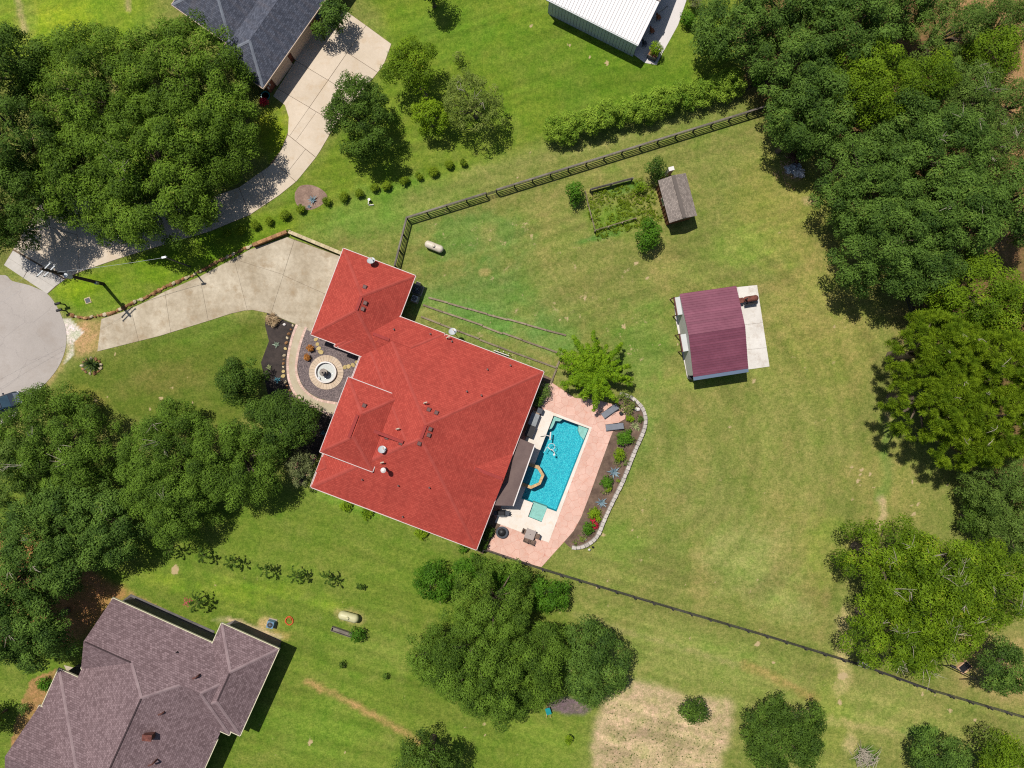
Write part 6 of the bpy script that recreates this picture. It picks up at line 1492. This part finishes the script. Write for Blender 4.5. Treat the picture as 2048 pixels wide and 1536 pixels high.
mesh('coil', tube([(p.x + (.22 + .045 * k) * math.cos(k * .5) * (1 + .06 * math.sin(k * 1.3)), p.y + (.22 + .045 * k * .9) * math.sin(k * .5), .05 + .03 * (k % 3)) for k in range(8)] + [(p.x + (.5 - .012 * (k % 9)) * math.cos(k * .5), p.y + (.55 - .014 * (k % 7)) * math.sin(k * .5), .06 + .02 * (k % 4)) for k in range(8, 52)], .035, 6), M['orange'], t)
# smoker, drum
p = W(1499, 598, .9); t = thing('barbecue_smoker', 'rusty offset barbecue smoker on the white garage slab', 'smoker', (p.x, p.y, .05)); rz = R(9); d = Vector((math.cos(rz), math.sin(rz), 0))
cz = Vector((p.x, p.y, .95)); mesh('barrel', capsule(cz - d * .75, cz + d * 1.05, .36, 16), M['rust'], t, smooth=True); mesh('fire_box', box(p.x - d.x * 1.05, p.y - d.y * 1.05, .4, .6, .6, 1.0, rz), M['rust'], t)
mesh('stack', cyl(cz - d * .6 + Vector((0, 0, .3)), cz - d * .6 + Vector((0, 0, 1.0)), .09), M['black_metal'], t); mesh('shelf', box(p.x + .2, p.y - .52, .7, 1.5, .3, .74, rz), M['black_metal'], t)
for a in (-.7, .8):
    for s in (-1, 1): q0 = cz + d * a; mesh('leg', cyl((q0.x, q0.y + s * .28, .05), (q0.x, q0.y + s * .2, .8), .035, None, 6), M['black_metal'], t)
p = W(1378, 753); t = thing('water_barrel', 'white round barrel at the lower corner of the maroon garage', 'barrel', p); mesh('drum', lathe(p.x, p.y, [(.3, .04), (.34, .3), (.34, .7), (.3, .9), (.28, .88), (.01, .88)], 18), M['white_paint'], t); mesh('hoop', lathe(p.x, p.y, [(.36, .86), (.37, .92), (.33, .92)], 18), M['black_metal'], t)
# shed side clutter
p = W(1333, 441); t = thing('wooden_pallet', 'pale wooden pallet bench at the corner of the garden shed', 'pallet', p); 
for i in range(4): q0 = W(1331.5 + i * 1.5, 435 + i * 4.2); mesh('slat', box(q0.x, q0.y, .3, .55, .16, .35, R(-15)), M['pale_wood'], t)
for i in (0, 1): q0 = W(1331 + i * 5.5, 435 + i * 12); mesh('bearer', box(q0.x, q0.y, 0, .5, .1, .3, R(-15)), M['pale_wood'], t)
p = W(1334, 349); t = thing('storage_box', 'white storage box behind the garden shed', 'storage box', p); mesh('body', box(p.x, p.y, 0, .62, .42, 2.2, R(15)), M['white_paint'], t); mesh('lid', box(p.x, p.y, 2.2, .66, .46, 2.26, R(15)), M['white_paint'], t)
# poles -----------------------------------------------------------------------------------------
b0 = W(207, 568); t = thing('utility_pole', 'tall wooden utility pole with transformer beside the driveway strip', 'utility pole', b0)
mesh('pole', cyl(b0 + Vector((0, 0, -.1)), b0 + Vector((0, 0, 10.9)), .21, .14, 10), M['pole_wood'], t)
for h, k in ((10.4, 1.1), (9.5, .9)):
    q0 = Vector((b0.x, b0.y, h)); dd = Vector((.62, .62, 0)).normalized(); arm = mesh('crossarm', box(q0.x, q0.y, h - .06, 2 * k, .11, h + .06, math.atan2(dd.y, dd.x)), M['galv'], t)
    for s in (-1, 0, 1): e = q0 + dd * s * k * .92; mesh('insulator', lathe(e.x, e.y, [(.03, h + .06), (.07, h + .12), (.04, h + .2), (.06, h + .26), (.01, h + .3)], 8), M['white_paint'], arm)
q0 = Vector((b0.x + .32, b0.y - .16, 7.3)); tf = mesh('transformer', lathe(q0.x, q0.y, [(.26, 6.6), (.27, 6.65), (.27, 7.45), (.24, 7.52), (.01, 7.6)], 16), M['dish'], t)
for s in (-1, 1): mesh('bushing', cyl((q0.x + s * .1, q0.y, 7.5), (q0.x + s * .14, q0.y, 7.85), .04), M['galv'], tf)
mesh('bracket', box(b0.x + .14, b0.y - .1, 6.9, .3, .14, 7.3, -.4), M['galv'], t); mesh('meter_can', box(b0.x + .18, b0.y - .14, 1.4, .22, .3, 1.9, -.7), M['galv'], t)
b1 = W(380, 533); t2 = thing('light_pole', 'slim grey light pole at the stone edging of the driveway', 'light pole', b1)
mesh('pole', cyl(b1, b1 + Vector((0, 0, 5.9)), .10, .07, 8), M['dark_metal'], t2); mesh('lamp_head', box(b1.x - .1, b1.y, 5.85, .5, .22, 6.0, .2), M['galv'], t2); mesh('service_head', tube([b1 + Vector((0, 0, 5.6)), b1 + Vector((.12, .05, 6.0)), b1 + Vector((.22, .05, 5.9))], .05, 6), M['galv'], t2)
def wire(label, a, b_, sag, r=.016):
    pts = [a.lerp(b_, i / 12) - Vector((0, 0, sag * 4 * (i / 12) * (1 - i / 12))) for i in range(13)]
    mesh('overhead_wire', tube(pts, r, 4), M['dish'], None, label, 'wire')
wire('service wire from the utility pole to the light pole', Vector((b0.x, b0.y, 8.6)), Vector((b1.x, b1.y, 5.9)), .35)
wire('overhead wire leaving the upper crossarm over the street', Vector((b0.x + .5, b0.y + .5, 10.7)), Vector((b0.x - 26, b0.y - 14, 9.4)), .5, .006); wire('overhead wire leaving the lower crossarm over the street', Vector((b0.x - .4, b0.y - .4, 9.8)), Vector((b0.x - 26, b0.y - 16, 9.0)), .5, .006)
for x, y, l in ((126, 609, 'black mailbox on a post farther from the gravel patch'), (129, 622, 'black mailbox on a post nearer the gravel patch')):
    p = W(x + 4, y); t = thing('mailbox', l, 'mailbox', p, 'mailboxes at the street'); mesh('post', box(p.x, p.y, 0, .12, .12, 1.1), M['black_wood'], t)
    V, F = tube([(p.x - .36, p.y - .1, 1.22), (p.x + .24, p.y + .06, 1.22)], .16, 10); mesh('box', (V, F), M['black_metal'], t); mesh('door', cyl((p.x - .375, p.y - .104, 1.22), (p.x - .36, p.y - .1, 1.22), .165, None, 10), M['dark_metal'], t); mesh('flag', box(p.x, p.y + .2, 1.25, .05, .02, 1.5), M['red_vent'], t)
p = W(176, 601); t = thing('meter_cover', 'square grey utility cover with pale frame in the grass strip', 'utility cover', p); mesh('frame', box(p.x, p.y, 0, .72, .72, .05, R(20)), M['cap'], t); mesh('lid', box(p.x, p.y, .05, .54, .54, .07, R(20)), M['dark_metal'], t)
p = W(740, 404); t = thing('well_head', 'small white well head and pipe on the lawn below the shrub row', 'well head', p)
mesh('casing', cyl((p.x, p.y + .15, 0), (p.x, p.y + .15, .55), .13), M['black_metal'], t); mesh('cap', cyl((p.x, p.y + .15, .55), (p.x, p.y + .15, .6), .17), M['white_paint'], t); mesh('pipe', tube([(p.x - .1, p.y + .1, .3), (p.x - .15, p.y - .3, .3), (p.x - .1, p.y - .4, .1), (p.x + .45, p.y - .35, .08)], .06, 6), M['white_paint'], t)
# car -----------------------------------------------------------------------------------------------
def car(label, px, py, rz):
    p = W(px, py, .8); t = thing('parked_car', label, 'car', (p.x, p.y, .03))
    R_ = lambda x, y, z: Vector((p.x + x * math.cos(rz) - y * math.sin(rz), p.y + x * math.sin(rz) + y * math.cos(rz), z + .03))
    def loft(secs):
        V, F = [], []
        for x, w, z0, z1, r in secs: V += [R_(x, -w, z0), R_(x, -w, z1 - r), R_(x, -w + r, z1), R_(x, w - r, z1), R_(x, w, z1 - r), R_(x, w, z0)]
        n = len(secs)
        for k in range(n - 1):
            for i in range(6): F.append((k * 6 + i, k * 6 + (i + 1) % 6, (k + 1) * 6 + (i + 1) % 6, (k + 1) * 6 + i))
        F += [tuple(range(5, -1, -1)), tuple(range((n - 1) * 6, n * 6))]; return V, F
    mesh('body', loft([(-2.3, .72, .45, .82, .1), (-2.15, .86, .28, .98, .14), (-1.2, .91, .25, 1.02, .12), (.7, .91, .25, 1.0, .12), (1.7, .88, .27, .93, .18), (2.2, .76, .32, .78, .2), (2.32, .6, .42, .66, .15)]), M['car_paint'], t, smooth=False)
    cb = mesh('cabin', loft([(-2.0, .66, .95, 1.0, .04), (-1.35, .68, .98, 1.42, .15), (-.2, .7, .98, 1.48, .15), (.35, .7, .98, 1.40, .15), (1.1, .74, .95, .99, .03)]), M['glass'], t)
    mesh('roof_panel', loft([(-1.4, .55, 1.40, 1.46, .03), (-.2, .58, 1.46, 1.53, .03), (.3, .56, 1.40, 1.47, .03)]), M['car_paint'], cb)
    for x in (-1.4, 1.4):
        for s in (-1, 1):
            w = mesh('wheel', cyl(R_(x, s * .72, .32), R_(x, s * .92, .32), .32, None, 16), M['tyre'], t); mesh('rim', cyl(R_(x, s * .92, .32), R_(x, s * .93, .32), .2, None, 12), M['galv'], w)
    for s in (-1, 1):
        mesh('headlight', box(R_(2.18, s * .58, 0).x, R_(2.18, s * .58, 0).y, .62, .22, .3, .74, rz), M['dish'], t); mesh('tail_light', box(R_(-2.26, s * .6, 0).x, R_(-2.26, s * .6, 0).y, .7, .1, .25, .85, rz), M['red_vent'], t); mesh('mirror', box(R_(.75, s * 1.0, 0).x, R_(.75, s * 1.0, 0).y, 1.0, .14, .2, 1.12, rz), M['car_paint'], t)
car('dark blue car parked on the street under the light oak', 4, 808, R(22))
# barn apron
def seat(label, x, y, m):
    p = W(x, y); t = thing('garden_chair', label, 'chair', p, 'chairs along the barn'); mesh('seat', box(p.x, p.y, .38, .5, .5, .44, .5), m, t); mesh('backrest', box(p.x - .2, p.y + .12, .44, .07, .5, .9, .5), m, t)
    for a in (-.2, .2):
        for b_ in (-.2, .2): mesh('leg', box(p.x + a, p.y + b_, .03, .05, .05, .38, .5), M['black_metal'], t)
seat('rust coloured chair by the barn wall nearer the ridge', 1316, 38, M['terracotta']); seat('orange brown chair by the middle of the barn wall', 1303, 65, M['terracotta']); seat('dark chair by the barn corner', 1288, 90, M['dark_metal'])
p = W(1305, 113); t = thing('planter_box', 'wooden planter box with dark soil at the corner of the barn apron', 'planter', p); rz = R(-27)
mesh('box', box(p.x, p.y, .03, 1.15, .95, .75, rz), M['dark_metal'], t); mesh('soil', box(p.x, p.y + .05, .75, 1.05, .85, .80, rz), M['terracotta'], t)
mesh('frame_board', box(p.x + math.cos(rz + 1.57) * .48, p.y + math.sin(rz + 1.57) * .48, .7, 1.2, .06, .84, rz), M['grey_wood'], t); mesh('frame_board', box(p.x - math.cos(rz + 1.57) * .48, p.y - math.sin(rz + 1.57) * .48, .7, 1.2, .06, .84, rz), M['grey_wood'], t)
p = W(1333, 14); t = thing('broom', 'white broom lying against the barn shade', 'broom', p); mesh('handle', tube([(p.x - .9, p.y - .9, .5), (p.x + .1, p.y + .1, .1)], .025, 5), M['black_metal'], t); mesh('brush', box(p.x + .2, p.y + .25, .05, .12, .5, .16, R(-25)), M['white_paint'], t)
p = W(531, 192, .4); t = thing('teal_planter', 'teal glazed planter at the corner of the slate roofed house', 'planter', (p.x, p.y, 0)); mesh('bowl', lathe(p.x, p.y, [(.25, 0), (.5, .4), (.56, .5), (.46, .5), (.4, .42), (.01, .42)], 18), M['teal'], t); mesh('soil', lathe(p.x, p.y, [(.43, .46), (.01, .46)], 14), M['soil'], t)
# swing, sandbox, tarps, piles
p = W(1930, 1340); t = thing('play_swing', 'black pipe swing frame beside the pecan', 'swing', p)
A_, B_ = W(1897, 1333, 0), W(1958, 1360, 0); top0, top1 = W(1925, 1335, 0), W(1952, 1352, 0)
T0, T1 = Vector((W(1897, 1331, 2.2).x, W(1897, 1331, 2.2).y, 2.2)), Vector((W(1955, 1359, 2.2).x, W(1955, 1359, 2.2).y, 2.2))
mesh('top_bar', tube([T0, T1], .06, 8), M['black_metal'], t)
for T in (T0, T1):
    for e in (Vector((-.7, -.9, 0)), Vector((.5, 1.0, 0))): mesh('leg', tube([T, Vector((T.x + e.x, T.y + e.y, 0))], .05, 6), M['black_metal'], t)
md = (T0 + T1) / 2
for s in (-.25, .25): mesh('chain', tube([md + Vector((s, s * -.4, 0)), Vector((md.x + s, md.y - s * .4, .5))], .02, 5), M['galv'], t)
mesh('swing_seat', box(md.x, md.y, .46, .6, .25, .5, -.4), M['black_metal'], t)
p = W(1927, 1333); t = thing('sand_box', 'wood framed box with a black cover beside the swing', 'sandbox', p); rz = R(38)
mesh('cover', box(p.x, p.y, 0, 1.25, .85, .2, rz), M['black_metal'], t)
for a, sx, sy, ox, oy in ((0, 1.5, .14, 0, .5), (1, 1.5, .14, 0, -.5), (2, .14, .9, .68, 0), (3, .14, .9, -.68, 0)):
    mesh('frame_board', box(p.x + ox * math.cos(rz) - oy * math.sin(rz), p.y + ox * math.sin(rz) + oy * math.cos(rz), 0, sx, sy, .26 + .004 * a, rz), M['pale_wood'], t)
p = W(1096, 1418); t = thing('wheelbarrow', 'teal wheelbarrow tub beside the purple mulch under the grove', 'wheelbarrow', p)
V, F = box(p.x, p.y, .3, .45, .6, .62, .3, 1.35); mesh('tub', (V, F), M['teal'], t)
mesh('wheel', cyl((p.x - .03, p.y + .5, .18), (p.x + .05, p.y + .5, .18), .18), M['tyre'], t)
for s in (-1, 1): mesh('handle', tube([(p.x + s * .1, p.y + .5, .2), (p.x + s * .25, p.y - .8, .55)], .03, 5), M['pale_wood'], t)
def sticks(name, label, cat, px, py, n, L, rad, m, seed, h=.5):
    p = W(px, py); rr = random.Random(seed); sh = []
    for i in range(n):
        a = rr.uniform(0, 6.28); x, y = p.x + rr.gauss(0, rad), p.y + rr.gauss(0, rad); z = rr.uniform(.05, h); l = rr.uniform(.4, 1) * L
        sh.append(tube([(x - math.cos(a) * l / 2, y - math.sin(a) * l / 2, max(.03, z - rr.uniform(0, .2))), (x, y, z + .05), (x + math.cos(a) * l / 2, y + math.sin(a) * l / 2, max(.03, z - rr.uniform(0, .3)))], [.03, .028, .01], 4))
    return mesh(name, join(*sh), m, None, label, cat)
sticks('brush_pile', 'pile of bare grey brush at the bottom of the field', 'brush pile', 1727, 1512, 110, 1.6, .55, M['bare'], 4, .9)
sticks('twig_heap', 'heap of brown twigs under the oak by the rubbish', 'brush pile', 1590, 313, 90, 1.2, .5, M['brown_trim'], 5, .5)
sticks('straw_heap', 'flat heap of pale debris in the shade beside the rubbish sheets', 'debris pile', 1577, 345, 80, .6, .7, M['pale_wood'], 6, .2)
for i, (x, y, l, mm) in enumerate([(1578, 340, 'crumpled grey plastic sheet on the rubbish pile', 'dish'), (1590, 337, 'crumpled pale sheet at the middle of the rubbish pile', 'galv'), (1597, 347, 'white crumpled sheet at the lower end of the rubbish pile', 'white_paint')]):
    p = W(x, y); rr = np.random.RandomState(i); N = 9; V = [Vector((p.x + (a / 8 - .5) * 1.3 + rr.normal(0, .05), p.y + (b_ / 8 - .5) * 1.1 + rr.normal(0, .05), max(.04, .2 + rr.normal(0, .12)))) for a in range(N) for b_ in range(N)]
    mesh('plastic_sheet', (V, [(a * N + b_, (a + 1) * N + b_, (a + 1) * N + b_ + 1, a * N + b_ + 1) for a in range(N - 1) for b_ in range(N - 1)]), M[mm], None, l, 'rubbish')
p = W(1725, 1328); t = thing('culvert', 'pale concrete culvert mouth under the lower fence', 'culvert', p); mesh('headwall', box(p.x, p.y, 0, 1.3, .5, .35, R(-18)), M['concrete_white'], t); mesh('pipe', cyl((p.x - .1, p.y + .1, .1), (p.x - .3, p.y + .7, .08), .2), M['concrete_old'], t)
# seedlings of the ploughed plot
rs = np.random.RandomState(8); pts = []
for rrow in range(14):
    for k in range(60):
        x = 1215 + k * 4.0 + rs.normal(0, 2.2); y = 1405 + rrow * 11 + k * 1.1 + rs.normal(0, 3.2)
        if rs.rand() < .38 and inside((x, y), [(1200, 1545), (1215, 1395), (1448, 1400), (1440, 1545)]): pts.append(tuple(W(x, y, .08)))
pts = np.array(pts); V, F, rv = leaf_cards(pts, np.full(len(pts), .08), np.full(len(pts), 6), .12, .06, rs)
V[:, 2] = np.maximum(V[:, 2], .02); tag(link('seedlings', np_mesh('seedlings', V, F, SP['dark']['mat'], fattr=rv), None, (0, 0, 0)), 'scattered green seedlings in the ploughed plot', 'seedlings', kind='stuff')
# weeds of the vegetable plot
pts = []
while len(pts) < 520:
    x, y = rs.uniform(1168, 1330), rs.uniform(352, 485)
    if inside((x, y), [(1180, 385), (1300, 352), (1330, 440), (1290, 452), (1195, 482), (1175, 420)]) and vn(np.array([x / 16]), np.array([y / 16]), 5)[0] > rs.rand() * .8: pts.append(tuple(W(x, y, .1)))
pts = np.array(pts); V, F, rv = leaf_cards(pts, rs.uniform(.12, .3, len(pts)), np.full(len(pts), 14), .16, .08, rs)
V[:, 2] = np.maximum(V[:, 2], .02); tag(link('weeds', np_mesh('weeds', V, F, SP['shrub']['mat'], fattr=rv), None, (0, 0, 0)), 'knee high weeds filling the vegetable plot', 'weeds', kind='stuff')
